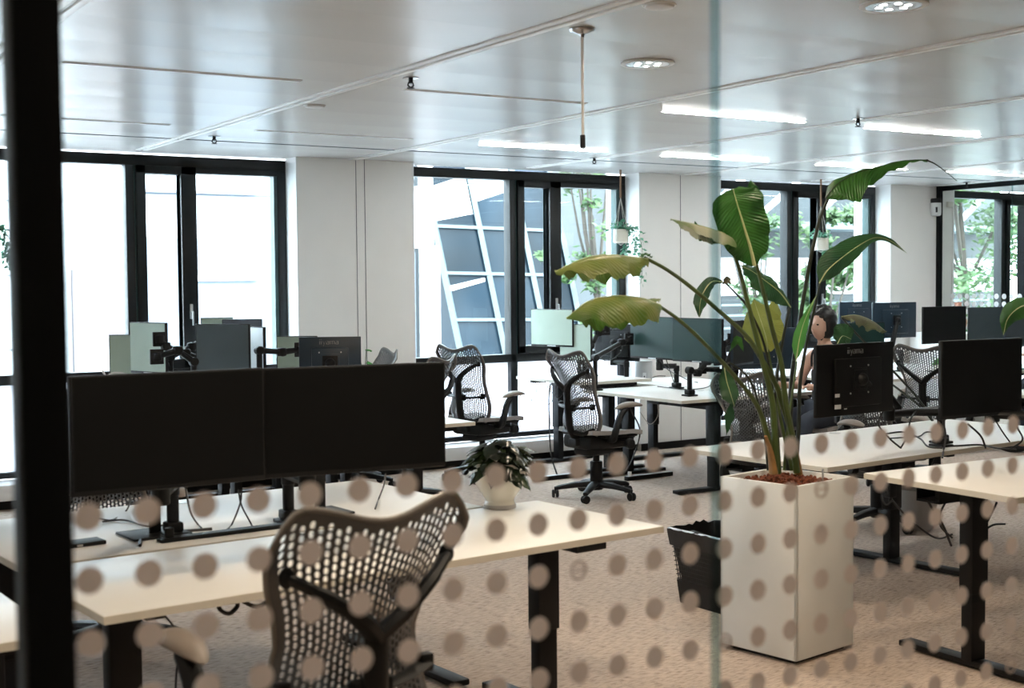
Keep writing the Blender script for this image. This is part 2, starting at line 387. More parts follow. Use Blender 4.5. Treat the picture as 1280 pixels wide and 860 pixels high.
for r in range(12):
    for c in range(-50, 110):
        x = .417+.0625*c; z = 1.409-.067*r
        if .27 < x < .345: continue
        if (r, c) in LOGO:
            ml.lathe([(.0135, .0), (.0135, .0004), (.010, .0004), (.010, 0)], (x, -.0006, z), 20, (0, 1, 0), True); ml.box((x+.001, -.0007, z), (.018, .0006, .003)); continue
        mb.lathe([(.0150, 0), (.0150, .0004)], (x, -.0006, z), 22, (0, 1, 0))
pl(mb, 'dot_film', 'film', smooth=False); pl(ml, 'logo_film', 'film_line', smooth=False)
# far glass partition, at right angles to the window wall
far = tag(bpy.data.objects.new('wall_meeting_room', None), kind='structure'); COL.objects.link(far); far.location = (12.15, 0, 0)
MB().b2(-.025, .025, 10.15, 10.2, 0, H).build('post', 'post', far); MB().b2(-.025, .025, 4.0, 10.2, H-.055, H-.005).build('head_rail', 'post', far)
MB().b2(-.02, .02, 4.0, 10.2, 0, .03).build('floor_rail', 'post', far)
for a, b in ((4.0, 6.6), (6.61, 9.2), (9.21, 10.15)): MB().b2(-.005, .005, a, b, .03, H-.055).build('glass_pane', 'pglass', far, smooth=False)
MB().b2(-.006, .006, 9.2, 9.21, .03, H-.055).build('glass_joint', 'joint', far)
mb = MB()
for r in range(8):
    for c in range(60): mb.lathe([(.030, 0), (.030, .0004)], (-.0062, 9.98-.098*c, 1.455-.085*r), 16, (1, 0, 0))
mb.build('dot_film', 'logo_white', far, smooth=False)

# ------------------------------------------------------------------ outdoors
struct('ground', MB().b2(-40, 90, 10.75, 90, -1.3, -1.0), 'asphalt', smooth=False)
G = -1.0
bd = thing('office_block', 'white stone office block across the street, outside the leftmost window', 'building', (5, 20, G))
def bp(name, m, x0, x1, y0, y1, z0, z1, par=None):
    return MB().b2(x0-5, x1-5, y0-20, y1-20, z0-G, z1-G).build(name, m, par or bd, smooth=False)
wl = bp('wall', 'stone_white', -12, 10.72, 20, 21.6, G, 9)
bp('side_wing', 'stone_white', -12, 4.45, 18.6, 20, G, 9)
bp('painted_gap_shade', 'ext_grey', 5.9, 9.4, 19.97, 20.01, 3.04, 3.07); bp('upper_box', 'stone_white', 5.9, 7.8, 19.3, 20, 3.07, 3.9)  # first strip is grey to paint in the shade of a recess
pn = bp('garage_door', 'ext_grey', 5.95, 8.12, 19.96, 20.02, -.6, 2.38); bp('light_band', 'stone_white', 6.7, 7.75, 19.9, 19.96, 1.72, 1.80)
bp('stone_pier', 'stone_pink', 4.9, 5.9, 19.9, 20.01, G, 1.9)
for z in (-.2, .8, 1.8, 2.8): bp('panel_joint', 'ext_grey', -12, 4.46, 18.585, 18.6, z, z+.012)
for x in (2.6, 3.6): bp('panel_joint', 'ext_grey', x, x+.012, 18.585, 18.6, G, 6)
w = bp('window_frame', 'black_frame', 9.4, 10.66, 19.9, 20.02, 3.3, 4.3); bp('window_glass', 'ext_grey', 9.4, 10.58, 19.88, 19.9, 3.4, 4.3, w)
w = bp('window_frame', 'black_frame', 9.4, 10.66, 19.9, 20.02, -.1, 2.25); bp('window_glass', 'ext_grey', 9.4, 10.58, 19.88, 19.9, 0, 2.18, w)
bp('stone_pier', 'stone_pink', 10.72, 11.12, 19.98, 21.6, G, 2.3); bp('upper_wall', 'stone_white', 10.72, 11.0, 20.0, 21.6, 2.3, 9)

cw = thing('glass_building', 'leaning glass fronted building with pale mullions, outside the middle window', 'building', (12.3, 22, G))
O = Vector((12.3, 22, G))
def tiltx(z): return -.155*(z-1.0)   # the whole front leans to the left as it rises
z0, z1 = G, 9.0; wdt = 2.95
def cp(x, z, y=0): return Vector((x + tiltx(z)*1.0, y + .12*(z), z)) + Vector((.25, 0, 0)) - Vector((0, 0, G))
MB().prism([cp(0, z0), cp(wdt, z0), cp(wdt, z1), cp(0, z1)], (0, 2.5, 0)).build('curtain_glass', 'ext_glass', cw, smooth=False)
for i, x in enumerate((0, 1.0, 2.02, 2.93)):
    wd = .12 if i == 0 else .05
    MB().bar(cp(x, z0, -.06), cp(x, z1, -.06), wd*(1.5 if i == 0 else 1), .1).build('mullion', 'ext_mullion', cw, smooth=False)
for z in (-.1, .95, 1.85, 2.75, 3.75, 4.75): MB().bar(cp(0, z, -.06), cp(wdt, z-.06, -.06), .05, .06).build('transom', 'ext_mullion', cw, smooth=False)
for q in ([cp(.1, 2.85, -.02), cp(.93, 3.0, -.02), cp(.93, 3.75, -.02), cp(.1, 3.5, -.02)], [cp(1.1, 3.25, -.02), cp(1.95, 3.5, -.02), cp(1.95, 4.6, -.02), cp(1.1, 4.3, -.02)], [cp(.1, 1.5, -.02), cp(.9, 1.68, -.02), cp(.9, 1.75, -.02), cp(.1, 1.6, -.02)]):
    MB().prism(q, (0, .02, 0)).build('white_blind', 'stone_white', cw, smooth=False)

def tree(loc, h, r, label, n=2600, seed=1, group='trees outside the right windows'):
    rnd = random.Random(seed); root = thing('street_tree', label, 'tree', loc)
    mb = MB(); mb.tube([(0, 0, 0), (.1, 0, h*.3), (0, .1, h*.6)], [.09, .07, .04])
    for k in range(6):
        a = rnd.uniform(0, 2*PI); mb.tube([(.05, 0, h*.35), (math.cos(a)*r*.4, math.sin(a)*r*.4, h*.55), (math.cos(a)*r*.7, math.sin(a)*r*.7, h*.75)], [.035, .025, .012], 6)
    mb.build('trunk', 'bark', root)
    bm = bmesh.new(); cl = [(Vector((rnd.gauss(0, r*.45), rnd.gauss(0, r*.45), h*rnd.uniform(.25, 1.0))), rnd.uniform(.3, .6)*r*.6) for _ in range(26)]
    for i in range(n):
        c, cr_ = rnd.choice(cl); p = c + Vector((rnd.gauss(0, 1), rnd.gauss(0, 1), rnd.gauss(0, .8)))*cr_*.5
        a = Vector((rnd.uniform(-1, 1), rnd.uniform(-1, 1), rnd.uniform(-.6, .6))).normalized(); bb = a.orthogonal().normalized(); s = rnd.uniform(.035, .075)
        v = [bm.verts.new(p+a*s*1.5), bm.verts.new(p+bb*s*.6), bm.verts.new(p-a*s*1.5), bm.verts.new(p-bb*s*.6)]; bm.faces.new(v)
    me = bpy.data.meshes.new('foliage'); bm.to_mesh(me); bm.free(); me.materials.append(M['tree']); o = bpy.data.objects.new('foliage', me); COL.objects.link(o); o.parent = root
tree((14.55, 20.2, G), 6.5, .75, 'slim street tree seen through the narrow sash of the middle window', 1800, 3)
tree((18.9, 20.5, G), 4.2, .7, 'low street tree left of the dark canopy building', 1500, 4)
for i, (x, y, h, r, lab) in enumerate(((21.0, 17.0, 7, 1.7, 'leafy tree filling the left pane of the rightmost window'), (25.6, 17.5, 7.5, 1.9, 'leafy tree filling the right pane of the rightmost window'), (31, 18.5, 8, 2.0, 'tallest tree behind the two leafy ones, outside the rightmost window'), (18.3, 18.0, 4.0, .7, 'small tree beside the dark canopy building'))):
    tree((x, y, G), h, r, lab, 5200, 10+i)
wb = thing('house', 'ochre rendered house with big windows behind the street trees', 'building', (23.6, 30, G))
MB().b2(-4.2, 1.5, 0, 4, 0, 9).build('wall', 'warm_stone', wb, smooth=False)
for k in range(3):
    f = MB().b2(-3.9+1.8*k, -2.6+1.8*k, -.06, .02, 4.2, 5.9).build('window_frame', 'stone_white', wb, smooth=False); MB().b2(-3.8+1.8*k, -2.7+1.8*k, -.08, -.06, 4.3, 5.8).build('pane', 'ext_grey', f, smooth=False)
MB().b2(-4.2, 1.5, -.3, 0, 1.9, 3.6).build('white_parapet', 'stone_white', wb, smooth=False)
cb = thing('canopy_building', 'dark building with white bands and a long canopy, outside the third window', 'building', (22, 24, G))
MB().b2(-3.6, 9, 0, 4, 0, 9).build('wall', 'ext_dark', cb, smooth=False)
MB().b2(-3.6, 9, -1.6, 0, 3.85, 4.0).build('canopy', 'ext_mullion', cb, smooth=False)
for k in range(7): MB().bar((-3.0+1.7*k, -1.6, 4.1), (-1.6+1.7*k, -1.5, 5.0), .10, .1).build('louvre', 'stone_white', cb, smooth=False)
MB().b2(-3.6, 9, -.1, 0, 2.3, 3.2).build('white_band', 'stone_white', cb, smooth=False)
for z in (1.2, 1.5, 1.8, 2.05): MB().b2(-3.6, 9, -.2, -.16, z, z+.05).build('railing', 'ext_mullion', cb, smooth=False)
MB().b2(-2.8, -1.8, -.3, 0, .3, 1.6).build('sign_panel', 'red', cb, smooth=False)

# ------------------------------------------------------------------ ceiling fittings
def downlight(x, y, label, power, lit=True):
    o = thing('downlight', label, 'ceiling light', (x, y, H-.012), group=None)
    MB().lathe([(.105, .012), (.128, .012), (.130, .004), (.122, 0), (.105, .003), (.105, .012)], n=36).build('trim_ring', 'white_plastic', o)
    MB().lathe([(.104, .002), (.085, .0085), (.03, .0105)], n=36).build('reflector', 'reflector', o)
    for k in range(6): MB().ell((.055*math.cos(k*PI/3), .055*math.sin(k*PI/3), .004), (.020, .020, .003), u=10, v=6).build('lamp', 'bulb', o)
    l = bpy.data.lights.new('downlight_beam', 'AREA'); l.shape = 'DISK'; l.size = .19; l.energy = power; l.color = (1, .80, .60)
    lo = bpy.data.objects.new('downlight_beam', l); COL.objects.link(lo); lo.location = (x, y, H-.02)
for x, y, lab in ((3.97, 5.07, 'round lit downlight right of the hanging rod'), (3.96, 3.54, 'round lit downlight at the top edge of the view')):
    downlight(x, y, lab, DL_W)
for x in (.2, 2.16):  # unseen downlights, added to light the near side
    for y in (2.3, 3.54):
        if (x, y) == (.2, 3.54): continue
        downlight(x, y, 'added unseen downlight above the near side of the room', DL_W)
for x in (-1.2, 1.6, 4.4, 7.2, 10): downlight(x, -.2, 'added unseen downlight in the corridor ceiling', CORR_W)  # unseen too, added as extra light behind the camera
for o in [o for o in COL.objects if o.name.startswith('downlight') and o.type == 'EMPTY']:
    if 'near side' in o['label']: o['group'] = 'downlights over the near side of the room'
    if 'corridor' in o['label']: o['group'] = 'downlights in the corridor ceiling'

def strip(x, y, lit, label):
    o = thing('linear_light', label, 'ceiling light', (x, y, H-.003), group='slim linear ceiling lights')
    MB().b2(-.60, .60, -.028, .028, 0, .006, .002).build('housing', 'rail', o)
    MB().b2(-.592, .592, -.015, .015, -.003, .001, .001).build('diffuser', 'strip' if lit else 'unlit', o)
SL = [(5.77, 8.66, 1, 'lit linear light ending just above the tip of the hanging rod'), (5.77, 6.45, 1, 'lit linear light crossing behind the glass joint, nearer row'), (7.57, 8.72, 1, 'lit linear light crossing behind the glass joint, farther row'),
      (7.57, 6.48, 1, 'lit linear light above the arching top leaf, nearer row'), (9.37, 8.74, 1, 'lit linear light just behind the arching top leaf'), (11.13, 8.73, 1, 'lit linear light nearest the meeting room partition'), (9.37, 6.5, 1, 'lit linear light at the right edge of the view'),
      (2.15, 6.4, 0, 'unlit linear light in the upper left of the ceiling'), (3.95, 6.4, 0, 'unlit linear light left of the hanging rod'), (2.15, 8.55, 0, 'unlit linear light close above the leftmost window'), (3.95, 8.58, 0, 'unlit linear light above the pier between left and middle windows')]
for s in SL: strip(*s)
def sprinkler(x, y, lab):
    o = thing('sprinkler', lab, 'sprinkler', (x, y, H-.055), group='ceiling sprinklers')
    MB().cyl((0, 0, .053), .042, .006, n=20).build('escutcheon', 'chrome', o)
    mb = MB(); mb.cyl((0, 0, .04), .012, .03); mb.tube([(-.012, 0, .03), (-.017, 0, .015), (0, 0, .003)], .004); mb.tube([(.012, 0, .03), (.017, 0, .015), (0, 0, .003)], .004); mb.cyl((0, 0, .001), .02, .003); mb.build('nozzle', 'metal_black', o)
for x, y, lab in ((3.195, 6.03, 'sprinkler head left of the hanging rod'), (3.227, 9.05, 'sprinkler head above the leftmost window'), (6.585, 9.14, 'sprinkler head above the middle window'), (6.54, 6.14, 'sprinkler head between two lit linear lights'), (11.9, 9.6, 'sprinkler head near the meeting room rail')): sprinkler(x, y, lab)
for x, y, lab in ((3.19, 4.0, 'round white ceiling disc near the top edge of the view'), (3.197, 7.24, 'round white ceiling disc beside the ceiling rail'), (6.6, 7.8, 'round white ceiling disc among the lit linear lights'), (10.0, 7.4, 'round white ceiling disc at the far right')):
    o = thing('smoke_detector', lab, 'smoke detector', (x, y, H-.015)); MB().lathe([(.03, 0), (.055, .004), (.06, .015)], n=28).build('cover', 'white_plastic', o); MB().cyl((0, 0, .014), .065, .004).build('base_ring', 'rail', o)
o = thing('hanging_rod', 'thin white rod hanging from the ceiling with a black tip', 'hanging rod', (3.209, 4.535, 2.21))
MB().lathe([(.055, .487), (.052, .480), (.012, .468), (.008, .455)], n=24).build('ceiling_rose', 'chrome', o); MB().cyl((0, 0, .26), .006, .42, n=10).build('rod', 'rail', o); MB().cyl((0, 0, .025), .011, .055, n=12, bev=.003).build('tip', 'metal_black', o)

# ------------------------------------------------------------------ desks
def desk(name, label, loc, rz, w, d, h=.74, foot=True, groups=None, legs=(.10, .10), near=True):
    """local frame: x along the width, y depth, origin at the floor under the front left corner"""
    o = thing('desk', label, 'desk', loc, rz, group=groups)
    MB().b2(0, w, 0, d, h-.025, h, .003).build('tabletop', 'laminate', o)
    mb = MB(); mb.b2(-.001, w+.001, -.0015, .001, h-.025, h-.002); mb.b2(-.001, w+.001, d-.001, d+.0015, h-.025, h-.002); mb.b2(-.0015, .001, 0, d, h-.025, h-.002); mb.b2(w-.001, w+.0015, 0, d, h-.025, h-.002)
    mb.build('edge_band', 'edge', o, smooth=False)
    for x in (legs[0], w-legs[1]):
        l = MB().b2(x-.050, x+.050, d*.5-.035, d*.5+.035, .32, h-.06, .004).b2(x-.043, x+.043, d*.5-.028, d*.5+.028, .03, .34, .003).build('leg', 'metal_black', o)
        MB().b2(x-.04, x+.04, .02, d-.02, .008, .035, .006).build('foot', 'metal_black', l)
        MB().b2(x-.03, x+.03, .10, d-.10, h-.06, h-.025, .003).build('support_bracket', 'metal_black', l)
    MB().b2(legs[0], w-legs[1], d*.5-.03, d*.5+.03, h-.065, h-.03, .003).build('crossbeam', 'metal_black', o)
    mb = MB(); y0 = d-.20
    mb.b2(.25, w-.25, y0, y0+.13, h-.135, h-.125); mb.b2(.25, w-.25, y0, y0+.004, h-.135, h-.075); mb.b2(.25, w-.25, y0+.126, y0+.13, h-.135, h-.075)
    for x in (.3, w/2, w-.3): mb.b2(x-.01, x+.01, y0+.04, y0+.06, h-.13, h-.025)
    mb.build('cable_tray', 'metal_black', o, smooth=False)
    MB().cyl((w/2, d-.07, h), .035, .004, n=20).build('cable_grommet', 'silver', o)
    MB().b2(w-.42, w-.28, .0, .09, h-.05, h-.025, .004).build('height_switch', 'plastic', o)
    return o
D5 = math.radians(5)
# near left pair, slightly turned
A0 = Vector((.965, 3.66, 0)); ca, sa = math.cos(D5), math.sin(D5)
desk('desk', 'nearest white desk, behind the large mesh chair back', A0, D5, 2.12, .76, legs=(.19, .27))
bq = A0 + Vector((-sa*.80+0*ca, ca*.80, 0))
desk('desk', 'white desk under the two large black monitors', bq + Vector((.02, 0, 0)), math.radians(4.6), 1.84, .96)
desk('desk', 'white desk left of the black post, its right corner just beyond it', A0 + Vector((-2.05, -.14, 0)), D5*.6, 1.92, .80, .72)
desk('desk', 'white desk farther back, left of the black post', A0 + Vector((-2.1, .75, 0)), D5*.6, 1.95, .80, .74)
# right pair
Dc = Vector((4.80, 4.70, 0))
desk('desk', 'white desk behind the tall planter, monitors along its near edge', Dc, D5, 2.4, 1.0, .72, legs=(.10, 1.22))
dl = at(1082, 591, z=.80); desk('desk', 'slightly higher white desk right of the planter with exposed black legs', (dl.x-.03, dl.y-.80, 0), math.radians(-1.5), 2.4, .80, .80, legs=(.235, .2))
# window group C (turned, users on both long sides)
def deskY(label, x0, y0, length, depth, side, h=.74):
    # desk whose width runs along the room's depth; side -1: user on the left
    if side < 0: return desk('desk', label, (x0, y0+length, 0), -PI/2, length, depth, h)
    return desk('desk', label, (x0+depth, y0, 0), PI/2, length, depth, h)
deskY('white desk beside the pale speaker, its near corner above a wide black leg', 6.44, 7.82, 1.30, .80, -1)
deskY('white desk carrying the pale speaker, in front of the middle pier', 7.26, 7.82, 2.0, .80, 1)
deskY('slightly higher white desk against the middle window, pale monitors above', 6.42, 9.16, .98, .78, -1, .80)
# left window group E
deskY('white desk whose corner shows right of the large black monitors', 3.60, 7.46, 1.25, .80, 1)
deskY('white desk of the left window group, facing the leftmost window', 2.78, 7.46, 1.25, .80, -1)
deskY('white desk at the window end of the left group, right side', 3.60, 8.76, 1.25, .80, 1)
deskY('white desk at the window end of the left group, left side', 2.78, 8.76, 1.25, .80, -1)
# far right group
desk('desk', 'white desk in the far right group under the blue-black monitor backs', (8.95, 8.35, 0), 0, 2.28, 1.62)
desk('desk', 'white desk in the far right group nearest the meeting room', (11.25, 8.35, 0), 0, .86, 1.0)
desk('desk', 'white desk on the right edge behind the mesh chair', (8.9, 6.1, 0), D5, 1.6, .8)

# ------------------------------------------------------------------ task chair
def hw(t): return lerp([0, .03, .08, .15, .24, .34, .44, .54, .66, .78, .88, .95, 1], [.05, .13, .185, .215, .220, .205, .186, .176, .19, .218, .238, .245, .240], t)
def shell(s, t, k=1.0):
    x = hw(t)*s*1.04
    a = abs(s); horn = .040*(1-math.cos(PI*min(a/.78, 1)))/2 - .070*max(0, (a-.72)/.28)**2.2
    z = .415 + (.635 + horn*max(0, (t-.45)/.55)**1.3)*t
    y = lerp([0, .12, .3, .5, .75, 1], [-.185, -.215, -.205, -.215, -.265, -.335], t) + .075*s*s*(1 if t < .8 else 1-(t-.8)*1.6)
    return Vector((x, y, z))
def perforated(nc, nr, fn):
    bm = bmesh.new()
    def cell(s0, s1, t0, t1, solid):
        if solid:
            bm.faces.new([bm.verts.new(fn(*q)) for q in ((s0, t0), (s1, t0), (s1, t1), (s0, t1))]); return
        sm, tm = (s0+s1)/2, (t0+t1)/2; fx, fy = .345, .42
        dx, dy = (s1-s0), (t1-t0)
        outer = [(s0, t0), (sm, t0), (s1, t0), (s1, tm), (s1, t1), (sm, t1), (s0, t1), (s0, tm)]
        inner = [(sm-dx*fx*.75, tm-dy*fy*.85), (sm, tm-dy*fy), (sm+dx*fx*.75, tm-dy*fy*.85), (sm+dx*fx, tm), (sm+dx*fx*.75, tm+dy*fy*.85), (sm, tm+dy*fy), (sm-dx*fx*.75, tm+dy*fy*.85), (sm-dx*fx, tm)]
        a = [bm.verts.new(fn(*q)) for q in outer]; b = [bm.verts.new(fn(*q)) for q in inner]
        for k in range(8): bm.faces.new((a[k], a[(k+1) % 8], b[(k+1) % 8], b[k]))
    for i in range(nc):
        s0, s1 = -1+2*i/nc, -1+2*(i+1)/nc; off = .5*(i % 2); solidcol = i in (0, nc-1)
        if off: cell(s0, s1, 0, .5/nr, True); cell(s0, s1, 1-.5/nr, 1, True)
        for j in range(nr - (1 if off else 0)):
            t0, t1 = (j+off)/nr, (j+1+off)/nr
            cell(s0, s1, t0, t1, solidcol or t0 < .05 or t1 > .975)
    bmesh.ops.remove_doubles(bm, verts=bm.verts[:], dist=1e-5); bmesh.ops.recalc_face_normals(bm, faces=bm.faces[:])
    fs = bm.faces[:]; bnd = [(e.verts[0], e.verts[1]) for e in bm.edges if len(e.link_faces) == 1]
    back = {v: bm.verts.new(v.co + Vector((0, -.005, 0))) for v in bm.verts[:]}
    for f in fs: bm.faces.new([back[v] for v in f.verts][::-1])
    for a, b in bnd: bm.faces.new((a, b, back[b], back[a]))
    return bm
def make_chair(label, group=None, headrest=False):
    o = thing('office_chair', label, 'chair', group=group)
    mb = MB(); mb.bm.free(); mb.bm = perforated(26, 34, shell); bk = mb.build('backrest', 'mesh', o, smooth=False)
    ol = [shell(1, t/24) for t in range(25)] + [shell(1-2*k/24, 1) for k in range(1, 24)] + [shell(-1, 1-t/24) for t in range(25)] + [shell(-1+2*k/6, 0) for k in range(1, 7)]
    MB().tube(ol, .0072, 8, cap=False).build('rim', 'rim', bk)
    mb = MB()                                            # Y shaped spine behind the shell
    J = Vector((0, -.285, .80))
    mb.tube(crom([(0, -.10, .40), (0, -.235, .46), (0, -.272, .62), J], 6), [.038]*6+[.034]*7+[.031]*6, 10, flat=.75)
    for s in (-1, 1):
        mb.tube(crom([J+Vector((0, 0, -.02)), (s*.07, -.315, .845), (s*.155, -.295, .905), (s*.205, -.262, .935)], 5), [.029]*5+[.024]*5+[.019]*5+[.014], 8, flat=.7)
        mb.ell((s*.208, -.258, .937), (.020, .014, .024))
        mb.tube([(s*.0, -.24, .47), (s*.12, -.215, .46), (s*.175, -.16, .50)], [.02, .018, .012], 8)
    sp = mb.build('spine', 'plastic', o)
    mb = MB(); mb.tube(crom([(-.19, -.190, .665), (-.10, -.232, .655), (0, -.245, .652), (.10, -.232, .655), (.19, -.190, .665)], 5), .024, 8, flat=.4); mb.b2(-.05, .05, -.275, -.235, .63, .68, .008)
    for s in (-1, 1): mb.b2(s*.19-.018, s*.19+.018, -.205, -.175, .645, .69, .006)
    mb.build('lumbar_bar', 'plastic', o)
    # seat
    bm = bmesh.new(); nx, ny = 16, 18
    V = {}
    for i in range(nx+1):
        for j in range(ny+1):
            s = -1+2*i/nx; t = j/ny; w = .245*(1-.18*(1-t)**3 - .10*max(0, t-.75)**2*16*.6)
            y = -.20+.47*t; z = .475 + .018*s*s - .05*max(0, t-.7)**2*10*.6 - .012*math.sin(PI*t)
            V[i, j] = bm.verts.new((w*s, y, z))
    for i in range(nx):
        for j in range(ny): bm.faces.new((V[i, j], V[i+1, j], V[i+1, j+1], V[i, j+1]))
    bmesh.ops.recalc_face_normals(bm, faces=bm.faces[:]); bmesh.ops.solidify(bm, geom=bm.faces[:], thickness=.03)
    mb = MB(); mb.bm.free(); mb.bm = bm; mb.build('seat', 'seat', o)
    mb = MB(); mb.b2(-.17, .17, -.20, .19, .335, .445, .035); mb.b2(-.09, .09, -.16, .10, .28, .36, .03); mb.b2(-.23, .23, -.10, .12, .425, .45, .012); mb.b2(-.05, .05, -.24, -.1, .36, .42, .015); mb.b2(-.20, .20, .14, .25, .42, .445, .01); mb.build('tilt_mechanism', 'plastic', o)
    MB().cyl((.275, .10, .38), .040, .05, (1, 0, 0), bev=.008).tube([(.15, .10, .40), (.26, .10, .40)], .008).build('tension_knob', 'plastic', o)
    for s in (-1, 1):
        mb = MB(); mb.tube(crom([(s*.19, -.03, .42), (s*.265, -.05, .43), (s*.30, -.055, .50), (s*.295, -.01, .60), (s*.29, .05, .655)], 5), [.026]*10+[.024]*11, 8, flat=1.25); ar = mb.build('armrest', 'plastic', o)
        bm = bmesh.new(); bmesh.ops.create_uvsphere(bm, u_segments=18, v_segments=10, radius=1)
        for v in bm.verts:
            x, y, z = v.co; k = 1+.25*y; v.co = Vector((s*.285 + x*.048*k, .08 + y*.135, .678 + z*.022 - .02*y*y + .006*y))
        mb = MB(); mb.bm.free(); mb.bm = bm; mb.build('arm_pad', 'pad', ar)
    MB().cyl((0, 0, .30), .026, .18).cyl((0, 0, .18), .048, .20, bev=.006).build('gas_column', 'plastic', o)
    mb = MB(); mb.cyl((0, 0, .095), .055, .07, bev=.01)
    for k in range(5):
        a = k*2*PI/5 + .3; c, s_ = math.cos(a), math.sin(a); mb.tube([(c*.03, s_*.03, .105), (c*.16, s_*.16, .098), (c*.29, s_*.29, .078), (c*.315, s_*.315, .070)], [.040, .033, .025, .020], 8, flat=.75)
    bs = mb.build('star_base', 'plastic', o)
    for k in range(5):
        a = k*2*PI/5 + .3; c, s_ = math.cos(a)*.315, math.sin(a)*.315; b_ = a+1.1+.7*k; ax = (math.cos(b_), math.sin(b_), 0)
        mb = MB(); mb.cyl((c+ax[0]*.015, s_+ax[1]*.015, .031), .031, .022, ax, bev=.006); mb.cyl((c-ax[0]*.015, s_-ax[1]*.015, .031), .031, .022, ax, bev=.006); mb.tube([(c, s_, .03), (c, s_, .085)], .008); mb.build('caster', 'plastic', bs)
    return o
CG = 'perforated mesh office chairs'
ch0 = make_chair('large nearest mesh chair with its back to the glass partition', CG)
LOW = ('star_base', 'gas_column')
def raised(root, dz):                       # the column is set higher or lower, the wheels stay on the floor
    for c in root.children:
        if not c.name.startswith(LOW): c.location.z = dz
def chair(x, y, ang, lab, dz=.04):
    c = dup(ch0, (x, y, 0), math.radians(ang), lab, CG); raised(c, dz); return c
chair(5.91, 8.20, -86, 'mesh chair standing clear in the middle of the room, on the open carpet', .05)
chair(5.67, 9.50, -74, 'mesh chair right in front of the middle window, left of the standing clear one', .055)
chair(4.56, 8.72, 34, 'mesh chair half hidden by the right large black monitor', .03)
chair(4.60, 9.72, 80, 'mesh chair showing only an edge above the large black monitor, by the left pier', .03)
chair(5.80, 6.18, 172, 'mesh chair behind the plant stems, backrest facing the window', -.04)
chair(8.62, 7.25, -70, 'mesh chair between the two large black monitors on the right')
chair(8.45, 9.25, 110, 'chair on the far side of the middle desks, mostly under the tabletop')
chair(.3, 5.6, 185, 'mesh chair at the left edge, only an armrest in view')
chair(1.6, 6.0, 178, 'chair behind the two large black monitors on the left')
chair(6.75, 6.15, 170, 'chair behind the desk whose monitor carries a logo, arm pad just over the desk edge')
chair(7.45, 2.9, 15, 'mesh chair at the right edge of the view')
pch = chair(8.0, 8.0, 90, 'chair the person with dark hair sits on', 0)
ch0.location = (1.275, 2.93, 0); ch0.rotation_euler.z = math.radians(5); raised(ch0, .08)
for c in ch0.children:
    if c.name.startswith('armrest'): c.location = (.02 if c.name == 'armrest' else 0, .10, .12)

# ------------------------------------------------------------------ monitors
LETTERS = {'i': [((0, 0), (0, .62)), ((0, .85), (0, .95))], 'y': [((0, .62), (.25, 0)), ((.5, .62), (.12, -.32))], 'a': [((.45, 0), (.45, .62)), ((.45, .62), (0, .62)), ((0, .34), (.45, .34)), ((0, .34), (0, 0)), ((0, 0), (.45, 0))],
           'm': [((0, 0), (0, .62)), ((0, .62), (.8, .62)), ((.4, .62), (.4, 0)), ((.8, .62), (.8, 0))], 'v': [((0, .62), (.25, 0)), ((.25, 0), (.5, .62))]}
def wordmark(mb, text, x, y, z, h, sgn=-1):
    """strokes on a plane facing +y; reads left to right for a viewer standing at +y"""
    for ch in text:
        for (a, b) in LETTERS[ch]:
            mb.bar((x + sgn*a[0]*h, y, z+a[1]*h), (x + sgn*b[0]*h, y, z+b[1]*h + (1e-4 if a == b else 0)), h*.14, .002)
        x += sgn*h*({'i': .30, 'm': 1.1}.get(ch, .72))
def monitor(label, loc, rz, w=.61, h=.36, screen='screen', case='plastic', tilt=0, logo=True, group='black monitors on arms', marks=False, stand=None):
    """screen faces local -y, origin at the bottom centre"""
    o = thing('monitor', label, 'monitor', loc, rz, group=group)
    MB().b2(-w/2, w/2, -.008, .014, 0, h, .003).build('casing', case, o)
    MB().b2(-w/2+.006, w/2-.006, -.0095, -.0075, .016, h-.006).build('screen', screen, o, smooth=False)
    MB().b2(-w*.30, w*.30, .014, .036, h*.12, h*.80, .010).b2(-.06, .06, .036, .042, h*.5-.06, h*.5+.06, .002).build('rear_bulge', case, o)
    mb = MB()
    for sx_ in (-.037, .037):
        for sz in (-.037, .037): mb.cyl((sx_*1.9, .037, h*.5+sz*1.9), .005, .003, (0, 1, 0), n=10)
    mb.build('mount_screws', 'silver', o)
    MB().b2(-.05, .05, -.0105, -.008, .002, .011).build('chin_plate', 'silver' if screen != 'screen' else case, o, smooth=False)
    if stand:
        dz = loc[2]-stand; MB().b2(-.022, .022, .038, .052, -dz+.006, h*.55, .004).box((0, .036, h*.5), (.07, .02, .07), None, .004).build('stand_neck', case, o); MB().b2(-.11, .11, -.06, .13, -dz+.001, -dz+.010, .003).build('stand_foot', case, o)
    if logo:
        mb = MB(); wordmark(mb, 'iiyama', .066, .0150, h*.86, .033); mb.build('logo', 'logo', o, smooth=False)
    if marks:
        MB().b2(.19, .155, .036, .0372, .10, .118).b2(.193, .145, .036, .0372, .040, .062).b2(.12, .098, .036, .0372, .035, .040).build('rating_label', 'logo_white', o, smooth=False)
    return o
